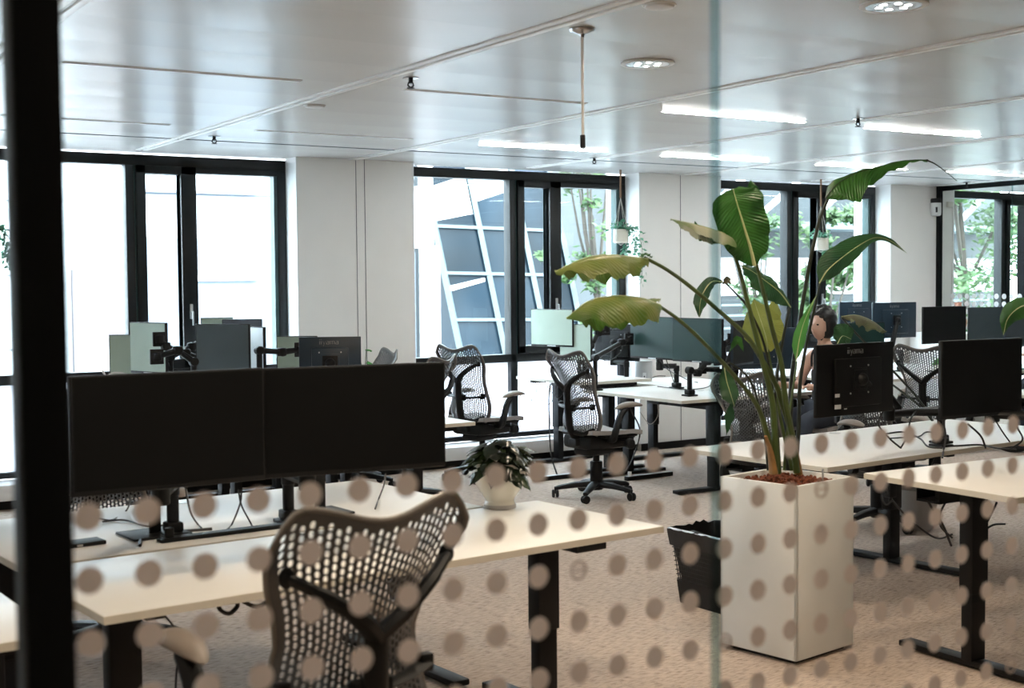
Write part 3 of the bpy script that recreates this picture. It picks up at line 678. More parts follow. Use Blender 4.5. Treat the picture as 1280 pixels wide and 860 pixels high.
def arm(label, base, target, h0=.74, h_end=None, via=None, group='black monitor arms'):
    """clamp and pole at base, two segments to the target point on the back of a monitor"""
    base = Vector(base); T = Vector(target); o = thing('monitor_stand', label, 'monitor stand', base, group=group)
    t = T-base; z1 = max(.10, min(t.z-.08, .17))
    MB().b2(-.045, .045, -.05, .05, 0, .014, .004).b2(-.03, .03, -.035, .035, .014, .05, .008).build('clamp', 'plastic', o)
    MB().cyl((0, 0, z1/2+.02), .022, z1, n=16).cyl((0, 0, z1), .026, .05, bev=.004).build('pole', 'metal_black', o)
    v = Vector(via)-base if via else Vector((t.x*.5+.12*(1 if t.y > 0 else -1)*0, t.y*.5+.10, z1+.02))
    mb = MB(); mb.tube([(0, 0, z1+.02), v], [.030, .026], 10, flat=.8); mb.cyl(v, .032, .07, bev=.004); mb.build('lower_arm', 'plastic', o)
    d = Vector((t.x, t.y, t.z)); mb = MB(); mb.tube([v+Vector((0, 0, .03)), v.lerp(d, .5)+Vector((0, 0, .03)), d], [.030, .027, .022], 10, flat=.8); mb.ell(d, (.034, .034, .034)); mb.build('upper_arm', 'plastic', o)
    return o
def mon_arm(lab, loc, rz, base, alab, **k):
    m_ = monitor(lab, loc, rz, **k); hh = k.get('h', .36)
    q = Matrix.Rotation(rz, 3, 'Z') @ Vector((0, .052, 0)); T = Vector(loc)+q+Vector((0, 0, hh*.5))
    r_ = arm(alab, base, T)
    MB().box(T-Vector(base)-q*.15, (.10, .012, .10), Matrix.Rotation(rz, 3, 'Z'), .003).build('mount_plate', 'plastic', r_)
    return m_
def arm_path(label, px, Yd, zdesk=.74):
    """arm seen against the window: joints px (photo columns and rows on the plane Yd), the last one stands on the desk"""
    P = [at(x, y, Y=Yd) for x, y in px]; f = P[-1]; base = Vector((f.x, f.y, zdesk+.0005)); o = thing('monitor_stand', label, 'monitor stand', base, group='black monitor arms')
    MB().b2(-.045, .045, -.05, .05, 0, .014, .004).b2(-.03, .03, -.035, .035, .014, .05, .008).build('clamp', 'plastic', o)
    MB().cyl((0, 0, (f.z-base.z)/2), .020, f.z-base.z, n=16).build('pole', 'metal_black', o)
    for i in range(len(P)-1):
        a, b_ = P[i]-base, P[i+1]-base; mb = MB(); mb.tube([a, b_], [.024, .030], 10, flat=.75); mb.cyl(a, .034, .055, bev=.006); mb.cyl(b_, .030, .06, (0, 1, 0), bev=.006)
        mb.build('upper_arm' if i == 0 else 'lower_arm', 'plastic', o)
    q = P[0]-base; MB().box(q, (.09, .02, .10), None, .004).build('mount_plate', 'plastic', o)
    return o
# the two big ones in front
mon_arm('large black monitor on the left, above the nearest desk', (1.27, 4.00, 1.025), D5*.3, (1.50, 4.72, .74), 'monitor arm clamped behind the left large black monitor', logo=False)
mon_arm('large black monitor on the right, overlapping the pier between windows', (1.905, 4.01, 1.020), math.radians(-7), (1.95, 4.72, .74), 'monitor arm clamped behind the right large black monitor', logo=False, w=.635)
monitor('black monitor behind the left large one, facing the window', (1.44, 4.80, .93), PI+.08, logo=False, stand=.7405)
monitor('black monitor behind the right large one, facing the window', (2.12, 4.86, .93), PI+.08, logo=False, stand=.7405)
# left window group
def mY(lab, x, yc, z, face, ang=0, **k): return monitor(lab, (x, yc, z), (-PI/2 if face < 0 else PI/2)+math.radians(ang), **k)
def midpt(x0, x1, y0, Yp):  # centre of an object seen between two photo columns on a depth plane
    a = at(x0, y0, Y=Yp); b_ = at(x1, y0, Y=Yp); return (a+b_)/2
p = midpt(142, 182, 418, 9.75); monitor('pale green screen, leftmost monitor of the left window group', (p.x, p.y, p.z-.36), math.radians(-28), w=.30, h=.36, screen='screen_glare', group=None, stand=.7405)
p = midpt(173, 197, 403, 9.2); mon_arm('pale green screen seen nearly edge on, beside the leftmost one', (p.x, p.y, p.z-.36), math.radians(-72), (3.15, 9.15, .74), 'monitor arm with raised elbow in the left window group', w=.42, screen='screen_glare')
p = midpt(253, 303, 405, 8.7); mon_arm('dark blue-grey monitor in the left window group', (p.x, p.y, p.z-.37), math.radians(-52), (3.42, 9.0, .74), 'monitor arm reaching left behind the dark blue-grey monitor', w=.42, h=.37, screen='screen_grey')
p = midpt(300, 318, 408, 8.9); monitor('silver edged monitor close behind the dark blue-grey one', (p.x, p.y, p.z-.36), math.radians(-80), w=.45, screen='silver', stand=.7405)
p = midpt(258, 284, 397, 9.75); monitor('pale monitor against the window, left one of the rear pair', (p.x, p.y, p.z-.34), math.radians(-15), w=.24, h=.34, screen='screen_glare', stand=.7405)
p = midpt(285, 320, 399, 9.6); monitor('teal grey monitor against the window, right one of the rear pair', (p.x, p.y, p.z-.34), math.radians(-25), w=.30, h=.34, screen='ext_grey', stand=.7405)
p = midpt(362, 380, 420, 8.9); monitor('pale green screen just left of the blue-black monitor back', (p.x, p.y, p.z-.34), math.radians(-40), w=.30, h=.34, screen='screen_glare', stand=.7405)
p = midpt(379, 445, 421, 7.9); mon_arm('blue-black monitor showing its back and logo, left window group', (p.x, p.y, p.z-.34), math.radians(155), (3.3, 7.95, .74), 'thick monitor arm left of the blue-black monitor back', w=.40, h=.34, case='case_blue')
arm_path('bent monitor arm right of the nearly edge-on pale screen', [(199, 424), (207, 433), (232, 441), (250, 449)], 9.0)
arm_path('monitor arm sloping up to the dark blue-grey monitor', [(256, 424), (240, 433), (213, 446)], 9.25)
arm_path('low monitor arm crossing behind the two arms of the left window group', [(196, 446), (222, 438), (242, 452)], 8.6)
arm_path('thick horizontal monitor arm between the silver edged and the blue-black monitor', [(376, 437), (352, 440), (324, 438)], 8.5)
# middle group
mon_arm('dark green monitor, left one of the pair above the speaker', (6.90, 8.755, 1.0), -PI/2, (7.15, 8.75, .74), 'monitor arm below the left dark green monitor', w=.60, h=.355, screen='screen_green', case='plastic')
mon_arm('dark green monitor, right one of the pair, touching the glass joint', (6.90, 8.18, .998), -PI/2+.08, (7.15, 8.20, .74), 'monitor arm standing on the middle desk corner', w=.56, h=.355, screen='screen_green')
mon_arm('pale green screen in front of the middle window', (6.62, 9.85, 1.075), -PI/2+.25, (6.9, 9.75, .80), 'monitor arm behind the pale green screen at the middle window', w=.50, h=.335, screen='screen_glare')
p = midpt(708, 731, 405, 9.6); monitor('pale screen partly under the drooping yellow-green leaf', (p.x, p.y, p.z-.33), -PI/2+.2, w=.38, h=.33, screen='screen_glare', stand=.7405)
p = midpt(757, 786, 405, 9.6); mon_arm('black monitor edge left of the dark green pair', (p.x, p.y, p.z-.33), math.radians(105), (7.15, 9.45, .74), 'monitor arm holding the black monitor edge left of the dark green pair', w=.5, h=.33)
p = midpt(908, 948, 400, 8.0); mon_arm('dark monitor behind the stems, right of the glass joint', (p.x, p.y, p.z-.36), math.radians(25), (p.x+.15, 8.25, .74), 'monitor arm behind the plant stems', w=.42, case='case_blue')
p = midpt(925, 985, 410, 8.25); monitor('blue-black monitor deep behind the yellow leaf', (p.x, p.y, p.z-.34), math.radians(160), w=.55, h=.34, case='case_blue', stand=.7405)
arm_path('long straight monitor arm rising right of the standing clear chair', [(786, 424), (777, 428), (744, 447)], 9.0)
arm_path('jointed monitor arm between the pale screen and the dark green pair', [(757, 412), (748, 416), (738, 432), (734, 410)], 9.5, .80)
arm_path('short jointed monitor arm just right of the glass joint', [(915, 424), (904, 430), (905, 448)], 8.4)
arm_path('double jointed monitor arm on the middle desk beside the glass joint', [(898, 449), (884, 452), (872, 466), (862, 463)], 8.1)
# right group
p = midpt(1000, 1131, 429, 4.86); mon_arm('black monitor showing its back with a grey logo, behind the planter', (p.x, p.y, p.z-.37), PI+.07, (6.02, 5.02, .722), 'monitor arm under the monitor with the grey logo', w=.61, h=.37, marks=True, case='plastic')
p = midpt(1174, 1278, 424, 4.15); mon_arm('black monitor at the right edge, tilted, its top rising to the right', (p.x, p.y, p.z-.37), math.radians(-2), (5.50, 3.95, .801), 'thick monitor arm under the black monitor at the right edge', w=.56, h=.37, logo=False)
p = midpt(1120, 1160, 500, 5.0); arm('low monitor arm between the two black monitors on the right', (5.90, 4.92, .722), (5.55, 5.05, 1.05))
# far right group
p = midpt(1051, 1090, 377, 9.9); monitor('blue-black monitor back, leftmost of the far right row', (p.x, p.y, p.z-.36), PI-.05, w=.50, case='case_blue', stand=.7405)
p = midpt(1088, 1146, 378, 9.3); mon_arm('blue-black monitor back with logo, second in the far right row', (p.x, p.y, p.z-.36), PI-.05, (10.2, 9.0, .74), 'monitor arm in the far right row', w=.60, case='case_blue')
p = midpt(1146, 1214, 383, 8.7); monitor('black monitor, third in the far right row', (p.x, p.y, p.z-.36), .02, w=.64, logo=False, stand=.7405)
p = midpt(1214, 1256, 384, 8.8); monitor('dark grey monitor, fourth in the far right row', (p.x, p.y, p.z-.36), math.radians(-20), w=.45, screen='screen_grey', logo=False, stand=.7405)
p = midpt(1250, 1292, 384, 8.5); monitor('blue-black monitor at the right end of the far row', (p.x, p.y, p.z-.40), .1, w=.45, case='case_blue', screen='case_blue', logo=False, stand=.7405)
p = midpt(1062, 1099, 403, 8.6); monitor('dark green monitor beside the seated person', (p.x, p.y, p.z-.34), math.radians(-25), w=.38, h=.34, screen='screen_green', stand=.7405)

# ------------------------------------------------------------------ planter and the tall plant
PLX, PLY, PLR = 4.165, 4.325, math.radians(9)
o = thing('planter', 'tall square white planter standing on the carpet, filled with reddish clay pebbles', 'planter', (PLX, PLY, 0), PLR)
hs = .208; PH = .775
mb = MB(); mb.b2(-hs, hs, -hs, -hs+.014, .02, PH, .002); mb.b2(-hs, hs, hs-.014, hs, .02, PH, .002); mb.b2(-hs, -hs+.014, -hs, hs, .02, PH, .002); mb.b2(hs-.014, hs, -hs, hs, .02, PH, .002); mb.b2(-hs+.01, hs-.01, -hs+.01, hs-.01, .02, .05)
mb.build('planter_body', 'planter', o); MB().b2(-hs+.03, hs-.03, -hs+.03, hs-.03, 0, .02).build('plinth_foot', 'metal_black', o)
rnd = random.Random(3); mb = MB(); mb.b2(-hs+.012, hs-.012, -hs+.012, hs-.012, .6, PH-.035)
for i in range(900):
    g = bmesh.ops.create_icosphere(mb.bm, subdivisions=1, radius=rnd.uniform(.006, .010))['verts']
    x, y = rnd.uniform(-hs+.02, hs-.02), rnd.uniform(-hs+.02, hs-.02)
    bmesh.ops.transform(mb.bm, matrix=Matrix.Translation((x, y, PH-.032+rnd.uniform(0, .012)+.016*math.exp(-(x*x+y*y)/.01))), verts=g)
tag(mb.build('clay_pebbles', 'soil', o), kind='stuff')
MB().box((.10, -.12, PH+.0), (.012, .003, .07), None, .001).build('plant_marker', 'silver', o)

def P3(q): return at(q[0], q[1], Y=q[2])
def blade(root, origin, pts, wid, m, up=(0, 0, 1), droop=0, curl=0, rip=.006, seed=0, roll=0, rib='midrib', nx=10, asym=1.0, name='leaf', ribr=.003):
    rnd = random.Random(seed); C = crom(pts, 7); n = len(C); bm = bmesh.new(); uv = bm.loops.layers.uv.new('UVMap'); rows = []; ribp = []
    U = Vector(up); ph = rnd.uniform(0, 6)
    for i, c in enumerate(C):
        u = i/(n-1); T = (C[min(i+1, n-1)]-C[max(i-1, 0)]).normalized(); S = T.cross(U)
        S = S.normalized() if S.length > 1e-3 else T.orthogonal().normalized(); Nn = S.cross(T).normalized()
        if roll: q = Matrix.Rotation(math.radians(roll), 3, T); S = q @ S; Nn = q @ Nn
        w = lerp([k/(len(wid)-1) for k in range(len(wid))], wid, u); row = []
        for k in range(nx+1):
            x = -1+2*k/nx; ww = w*(asym if x > 0 else 1)
            ang = math.radians(droop)*abs(x)**.7 + math.radians(curl)*abs(x)**2
            d = S*(x*ww*math.cos(ang*.9)) - Nn*(abs(x)*ww*math.sin(ang*.9))
            d += Nn*(rip*abs(x)**1.5*(math.sin(u*26+ph+x*2)+.5*math.sin(u*61+ph*2+x*3)))
            row.append(bm.verts.new(c+d-origin))
        rows.append((row, u)); ribp.append(c+Nn*.0015-origin)
    for (a, ua), (b_, ub) in zip(rows, rows[1:]):
        for k in range(nx):
            f = bm.faces.new((a[k], a[k+1], b_[k+1], b_[k])); vals = [(k/nx, ua), ((k+1)/nx, ua), ((k+1)/nx, ub), (k/nx, ub)]
            for l_, (x, y) in zip(f.loops, vals): l_[uv].uv = (abs(x-.5)*.5, y+abs(x-.5)*.35)
    me = bpy.data.meshes.new(name); bm.to_mesh(me); bm.free(); me.materials.append(M[m]); me.polygons.foreach_set('use_smooth', [True]*len(me.polygons))
    ob = bpy.data.objects.new(name, me); COL.objects.link(ob); ob.parent = root
    if rib:
        rr = [max(.0010, ribr*(1-i/n)) for i in range(n)]; MB().tube(ribp, rr, 6).build('midrib', rib, ob)
    return ob
PO = Vector((PLX, PLY, PH-.03))
pr = thing('strelitzia_plant', 'tall broad-leaved green plant growing out of the white planter, leaves reaching the ceiling', 'plant', PO)
def petiole(pts, r0_, r1_, m='stem', root=None, org=None):
    root = root or pr; org = PO if org is None else org
    C = crom([P3(q) for q in pts], 6); n = len(C)
    return MB().tube([c-org for c in C], [r0_+(r1_-r0_)*i/(n-1) for i in range(n)], 8).build('leaf_stalk', m, root)
TOC = -fw
def leafpx(pts, *a, root=None, org=None, **k): return blade(root or pr, PO if org is None else org, [P3(q) for q in pts], *a, **k)
# long leaning stalks to the left with drooping leaves
petiole([(966, 590, 4.30), (964, 565, 4.29), (956, 533, 4.26), (944, 503, 4.22), (913, 464, 4.12), (880, 429, 4.02), (850, 401, 3.95), (822, 381, 3.90)], .014, .006)
leafpx([(826, 382, 3.90), (802, 373, 3.86), (768, 370, 3.82), (735, 377, 3.80), (708, 398, 3.80)], [.012, .10, .135, .13, .10, .0], 'leaf_yellow', droop=62, rip=.010, seed=1, roll=8)
leafpx([(826, 374, 3.95), (815, 373, 3.93), (800, 378, 3.9)], [.0, .03, .02], 'leaf_yellow', droop=30, seed=12, rib=None)
petiole([(998, 590, 4.36), (990, 545, 4.34), (975, 495, 4.30), (967, 475, 4.28), (946, 439, 4.22), (931, 418, 4.18), (898, 388, 4.10), (865, 360, 4.03), (835, 338, 3.98), (806, 322, 3.93)], .015, .006, 'stem')
leafpx([(810, 324, 3.93), (785, 321, 3.9), (755, 319, 3.87), (725, 325, 3.85), (694, 340, 3.84)], [.01, .07, .115, .10, .07, .0], 'leaf_yellow', droop=58, rip=.012, seed=2, roll=5)
leafpx([(800, 320, 3.95), (808, 316, 3.93), (815, 322, 3.92)], [.02, .035, .0], 'leaf', droop=10, seed=22, rib=None)
# upright stalks
petiole([(969, 590, 4.28), (968, 533, 4.27), (964, 495, 4.25), (951, 444, 4.22), (935, 380, 4.18), (922, 330, 4.15), (910, 298, 4.13)], .016, .007)
leafpx([(924, 299, 4.16), (908, 293, 4.13), (885, 285, 4.10), (862, 279, 4.08), (838, 274, 4.06)], [.02, .06, .075, .06, .03, .0], 'leaf_pale', droop=50, rip=.004, seed=3, roll=-8)
leafpx([(918, 297, 4.2), (903, 292, 4.17), (885, 288, 4.15), (868, 278, 4.13)], [.01, .05, .055, .0], 'leaf', droop=60, seed=33, rib=None, roll=-5)
petiole([(996, 590, 4.30), (990, 544, 4.28), (982, 503, 4.25), (977, 457, 4.22), (965, 410, 4.18), (953, 360, 4.14), (944, 325, 4.10)], .016, .007)
leafpx([(943, 332, 4.10), (938, 310, 4.09), (929, 280, 4.08), (920, 250, 4.07), (916, 236, 4.07)], [.015, .070, .100, .108, .105, .095, .03], 'leaf', up=TOC, rip=.010, seed=4, curl=14, droop=-8, ribr=.008)
leafpx([(948, 300, 4.12), (946, 270, 4.11), (942, 245, 4.1), (938, 224, 4.1)], [.0, .035, .04, .0], 'leaf', up=TOC, seed=44, rib=None)
petiole([(972, 588, 4.38), (968, 540, 4.37), (968, 503, 4.36), (975, 444, 4.34), (987, 385, 4.32)], .011, .006, 'stem_dark')
leafpx([(988, 384, 4.32), (975, 366, 4.30), (955, 350, 4.29), (938, 338, 4.28), (924, 332, 4.28)], [.0, .05, .065, .055, .03, .0], 'leaf_dark', up=TOC, rip=.008, seed=5, droop=30, roll=30)
petiole([(990, 588, 4.42), (975, 520, 4.44), (966, 470, 4.46), (960, 437, 4.47)], .009, .005)
leafpx([(960, 440, 4.47), (957, 420, 4.47), (950, 398, 4.48), (942, 374, 4.5)], [.015, .075, .098, .09, .055, .0], 'leaf_lime', up=TOC, seed=6, curl=10)
leafpx([(961, 438, 4.48), (965, 415, 4.49), (967, 392, 4.5), (968, 366, 4.51)], [.0, .030, .035, .0], 'leaf_lime', up=TOC, seed=66, rib=None)
petiole([(985, 588, 4.45), (988, 520, 4.46), (990, 470, 4.47), (1000, 400, 4.46), (1010, 340, 4.44), (1023, 280, 4.42), (1036, 246, 4.40)], .013, .007, 'stem_dark')
leafpx([(1032, 248, 4.40), (1046, 231, 4.38), (1070, 217, 4.36), (1100, 208, 4.33), (1130, 201, 4.30), (1160, 200, 4.27)], [.0, .11, .125, .085, .055, .035, .015, .0], 'leaf', droop=40, rip=.008, seed=7, roll=26, rib='stem_dark')
petiole([(1158, 200, 4.27), (1172, 207, 4.26), (1196, 226, 4.25)], .004, .0015, 'stem_dark')
petiole([(994, 588, 4.40), (998, 540, 4.42), (1000, 480, 4.42), (1008, 430, 4.42), (1018, 385, 4.40), (1026, 350, 4.38)], .011, .005, 'stem_dark')
leafpx([(1024, 354, 4.38), (1035, 337, 4.36), (1055, 320, 4.34), (1078, 304, 4.32), (1095, 297, 4.31), (1113, 301, 4.30), (1133, 316, 4.30)], [.0, .05, .068, .062, .045, .022, .014, .010, .0], 'leaf_dark', up=TOC, rip=.005, seed=8, droop=25, roll=12)
petiole([(980, 588, 4.40), (985, 530, 4.41), (992, 480, 4.42), (996, 452, 4.42)], .007, .004)
leafpx([(995, 452, 4.42), (999, 425, 4.41), (1006, 400, 4.40), (1020, 370, 4.38)], [.0, .030, .028, .014, .0], 'houseplant_bright', up=TOC, seed=9, curl=10, name='leaf')
petiole([(975, 588, 4.40), (968, 500, 4.42), (955, 430, 4.43), (935, 385, 4.44), (918, 365, 4.44), (906, 353, 4.44)], .007, .004, 'stem_dark')
leafpx([(906, 353, 4.44), (890, 352, 4.43), (879, 366, 4.42), (875, 380, 4.42), (874, 397, 4.42)], [.0, .026, .034, .03, .0], 'leaf_dark', up=TOC, seed=10, droop=20)
leafpx([(903, 356, 4.43), (909, 350, 4.43), (914, 356, 4.43)], [.0, .018, .0], 'leaf_brown', up=TOC, seed=20, rib=None)
petiole([(960, 588, 4.48), (955, 540, 4.50), (940, 480, 4.52), (915, 455, 4.52), (906, 458, 4.52)], .006, .004, 'stem_dark')
leafpx([(905, 456, 4.52), (908, 475, 4.52), (914, 495, 4.51), (918, 508, 4.51)], [.0, .036, .042, .0], 'leaf_dark', up=TOC, seed=11, droop=15)
leafpx([(915, 500, 4.53), (912, 520, 4.53), (908, 545, 4.53)], [.0, .024, .0], 'leaf_dark', up=TOC, seed=21, rib=None)
leafpx([(930, 440, 4.5), (922, 425, 4.5), (911, 441, 4.5)], [.0, .02, .0], 'leaf', up=TOC, seed=25, rib=None)
# sheaths at the base
for pts, m_ in (([(998, 592, 4.33), (992, 555, 4.31), (984, 515, 4.28)], 'stem_orange'), ([(967, 592, 4.27), (963, 565, 4.27), (957, 545, 4.26)], 'stem_orange'), ([(971, 592, 4.32), (969, 545, 4.32), (967, 505, 4.31)], 'stem')):
    C = crom([P3(q) for q in pts], 5); MB().tube([c-PO for c in C], [.024-.016*i/(len(C)-1) for i in range(len(C))], 10, flat=.7).build('stalk_sheath', m_, pr)

# a second broad-leaved plant behind the monitors and one at the right edge
po2 = Vector((6.9, 5.95, 0)); r2 = thing('strelitzia_plant', 'smaller broad-leaved plant behind the monitor with the grey logo, crumpled brown-edged leaves', 'plant', po2)
MB().lathe([(.10, 0), (.15, .26), (.155, .27), (.14, .27), (.13, .22), (.001, .22)]).build('pot', 'potgrey', r2)
for tgt in ((1052, 397, 5.9), (1046, 432, 5.8)):
    C = crom([po2+Vector((0, 0, .22)), po2+Vector((.05, -.1, .7)), P3(tgt)], 6); MB().tube([c-po2 for c in C], .007, 6).build('leaf_stalk', 'stem_dark', r2)
leafpx([(1052, 396, 5.9), (1070, 394, 5.85), (1090, 401, 5.8), (1108, 415, 5.78)], [.0, .05, .075, .07, .0], 'leaf_brown', droop=55, rip=.012, seed=31, root=r2, org=po2)
leafpx([(1046, 431, 5.8), (1053, 420, 5.78), (1064, 424, 5.75)], [.0, .08, .05], 'leaf_dark', up=TOC, rip=.02, seed=32, root=r2, org=po2)
po3 = Vector((5.65, 2.75, 0)); r3 = thing('strelitzia_plant', 'broad-leaved plant at the right edge of the view, only one drooping leaf in view', 'plant', po3)
MB().lathe([(.12, 0), (.17, .36), (.175, .37), (.16, .37), (.15, .3), (.001, .3)]).build('pot', 'planter', r3)
C = crom([po3+Vector((0, 0, .3)), po3+Vector((-.02, .05, 1.1)), at(1330, 362, Y=3.35), at(1290, 376, Y=3.7)], 6); MB().tube([c-po3 for c in C], .009, 8).build('leaf_stalk', 'stem', r3)
leafpx([(1298, 378, 3.66), (1275, 384, 3.72), (1260, 398, 3.76), (1254, 419, 3.78)], [.02, .055, .06, .035, .0], 'leaf', up=TOC, seed=35, droop=40, root=r3, org=po3, roll=15)

# ------------------------------------------------------------------ small plants
def bushy(name, label, loc, potp, n, spread, h, lm, leafsz, pm, seed, droop=.4, cat='plant', group=None):
    rnd = random.Random(seed); o = thing(name, label, cat, loc, group=group)
    if potp: MB().lathe(potp, n=32).build('pot', pm, o)
    top = potp[-1][1] if potp else 0
    for i in range(n):
        a = rnd.uniform(0, 2*PI); rr = spread*rnd.uniform(.25, 1); zz = top + h*rnd.uniform(.25, 1)*(1-.4*rr/spread)
        p0 = Vector((0, 0, top-.01)); p1 = Vector((math.cos(a)*rr*.6, math.sin(a)*rr*.6, zz)); tip = p1 + Vector((math.cos(a), math.sin(a), -droop*2*rnd.uniform(.2, 1)))*leafsz
        MB().tube(crom([p0, p0.lerp(p1, .6)+Vector((0, 0, .01)), p1], 3), .0022, 5).build('stalk', 'stem', o)
        blade(o, Vector((0, 0, 0)), [p1, p1.lerp(tip, .5)+Vector((0, 0, leafsz*.12)), tip], [.0, leafsz*.34, leafsz*.38, leafsz*.26, .0], lm, droop=18, rip=.002, seed=i, rib=None, nx=4)
    return o
bushy('potted_plant', 'dark leafy plant in a cream footed bowl on the nearest desk corner', (2.79, 4.54, .7405), [(.062, 0), (.064, .012), (.058, .03), (.066, .045), (.10, .10), (.108, .15), (.102, .185), (.096, .185), (.09, .16), (.001, .15)], 85, .12, .15, 'houseplant', .10, 'pot', 5, .5)
for o_ in [o_ for o_ in COL.objects if o_.name == 'potted_plant']: MB().lathe([(.056, -.0), (.066, .001), (.066, .016), (.056, .017)], n=30).build('foot_ring', 'potgrey', o_)
p = at(350, 445, Y=8.55); bushy('potted_plant', 'small bright green plant between the monitors of the left window group', (4.16, 8.62, .7405), [(.04, 0), (.055, .1), (.055, .2), (.05, .2), (.001, .19)], 24, .12, .30, 'houseplant_bright', .07, 'potgrey', 8)
bushy('potted_plant', 'small bright green plant below the black monitor of the far right row', tuple(at(1176, 440, Y=8.55).xy) + (.7405,), [(.05, 0), (.06, .1), (.055, .1), (.001, .09)], 16, .08, .12, 'houseplant_bright', .07, 'pot', 9)
bushy('potted_plant', 'bushy green plant on the floor of the meeting room behind the far glass', (14.0, 10.0-.35, 0), [(.2, 0), (.25, .45), (.24, .45), (.001, .42)], 60, .55, 1.15, 'houseplant_bright', .16, 'planter', 10)
bushy('potted_plant', 'taller green plant at the right edge of the meeting room', (15.2, 9.5, 0), [(.2, 0), (.25, .45), (.24, .45), (.001, .42)], 60, .5, 1.5, 'houseplant_bright', .18, 'planter', 13)
def hanging(label, x, y, zp, strands, seed, r=.07, ztop=H):
    rnd = random.Random(seed); o = thing('hanging_plant', label, 'hanging plant', (x, y, zp))
    MB().lathe([(r*.85, 0), (r, .01), (r, .13), (r*.93, .13), (r*.9, .11), (.001, .11)], n=28).build('pot', 'pot', o)
    mb = MB(); mb.tube([(0, 0, ztop-zp), (0, 0, .62*(ztop-zp))], .010, 8); mb.build('rope', 'rope', o)
    for k in range(4):
        a = k*PI/2+.4; MB().tube([(0, 0, .62*(ztop-zp)), (math.cos(a)*r*1.02, math.sin(a)*r*1.02, .13), (math.cos(a)*r*1.02, math.sin(a)*r*1.02, .02), (0, 0, -.02)], .0025, 5).build('cord', 'stringc', o)
    def lf(p, s_):
        d = Vector((rnd.uniform(-1, 1), rnd.uniform(-1, 1), rnd.uniform(-1, .3))).normalized(); return p, p+d*s_
    mb = None; bm = bmesh.new()
    def addleaf(p, s_):
        a, b = lf(p, s_); t = (b-a).normalized(); w = t.orthogonal().normalized()*s_*.33; mm = a.lerp(b, .45)
        bm.faces.new([bm.verts.new(v) for v in (a, mm+w+Vector((0, 0, .004)), b, mm-w)])
    for i in range(70): addleaf(Vector((rnd.gauss(0, r*.6), rnd.gauss(0, r*.6), .12+abs(rnd.gauss(0, .045)))), .05)
    mbv = MB()
    for (dx, dy, ln) in strands:
        pts = crom([(0, 0, .13), (dx*.6, dy*.6, .15), (dx, dy, .02), (dx*1.1, dy*1.1, -ln*.5), (dx*1.0, dy, -ln)], 5); mbv.tube(pts, .002, 5)
        for p_ in pts[3:]:
            for q in range(3): addleaf(p_+Vector((rnd.gauss(0, .018), rnd.gauss(0, .018), 0)), .05)
    if strands: mbv.build('vine', 'stem', o)
    me = bpy.data.meshes.new('foliage'); bm.to_mesh(me); bm.free(); me.materials.append(M['ivy']); ob = bpy.data.objects.new('foliage', me); COL.objects.link(ob); ob.parent = o; ob['kind'] = 'stuff'
p = at(776, 304, Y=10.02); hanging('pale pot hanging at the right side of the middle window, vines trailing to its right', p.x, p.y, p.z, [(.15, -.03, .22), (.22, -.02, .38), (.10, .05, .1)], 2)
p = at(1026, 313, Y=10.02); hanging('pale pot hanging in front of the third window, small tuft of leaves', p.x, p.y, p.z, [(.08, 0, .02)], 4, .08)
p = at(-14, 310, Y=10.02); hanging('hanging plant at the far left edge, only some leaves in view', p.x, p.y, p.z, [(.12, 0, .08), (.14, .02, .14)], 6)

# ------------------------------------------------------------------ waste bin
o = thing('waste_bin', 'black wire mesh waste bin with a black liner, beside the planter on the carpet', 'waste bin', (4.43, 5.08, 0), math.radians(2))
def frustum(mb, b, t, z0, z1, th=.004, cap=True):
    def ring(h, z): return [Vector((sx_*h[0], sy_*h[1], z)) for sx_, sy_ in ((-1, -1), (1, -1), (1, 1), (-1, 1))]
    R = [ring(b, z0), ring(t, z1), ring((t[0]-th, t[1]-th), z1), ring((b[0]-th, b[1]-th), z0+.004)]; V = [[mb.bm.verts.new(v) for v in r] for r in R]
    for a, b_ in zip(V, V[1:]):
        for k in range(4): mb.bm.faces.new((a[k], a[(k+1) % 4], b_[(k+1) % 4], b_[k]))
    if cap: mb.bm.faces.new(V[0]); mb.bm.faces.new(V[-1])
    return mb
frustum(MB(), (.116, .171), (.1285, .1835), 0, .12).build('solid_base', 'metal_black', o)
mb = MB()
for k in range(26):
    for sx_ in (-1, 1):
        y = -1+2*(k+.5)/26; mb.bar((sx_*.115, y*.165, .01), (sx_*.153, y*.205, .38), .0035, .003)
for k in range(18):
    for sy_ in (-1, 1):
        x = -1+2*(k+.5)/18; mb.bar((x*.11, sy_*.17, .01), (x*.15, sy_*.208, .38), .0035, .003)
for j in range(16):
    t_ = j/16; hx, hy, z = .115+.04*t_, .17+.04*t_, .01+.37*t_
    for sg in (-1, 1): mb.bar((-hx, sg*hy, z), (hx, sg*hy, z), .003, .003); mb.bar((sg*hx, -hy, z), (sg*hx, hy, z), .003, .003)
mb.build('wire_mesh', 'wirebin', o, smooth=False)
mb = MB(); mb.tube([(-.157, -.212, .385), (.157, -.212, .385), (.157, .212, .385), (-.157, .212, .385), (-.157, -.212, .385)], .006, 8); mb.build('rim', 'silver', o)
bm = bmesh.new(); rnd = random.Random(4); n = 40; R = []
prof = [(.985, .30), (1.015, .35), (1.03, .388), (.97, .392), (.92, .33), (.82, .2), (.68, .08)]
for (s_, z) in prof:
    row = []
    for k in range(n):
        a = 2*PI*k/n; c, q = math.cos(a), math.sin(a); mx_ = max(abs(c), abs(q)); x = c/mx_*.157*s_; y = q/mx_*.212*s_; j = rnd.gauss(0, .003)
        row.append(bm.verts.new((x*(1+j*2), y*(1+j*2), z+rnd.gauss(0, .006))))
    R.append(row)
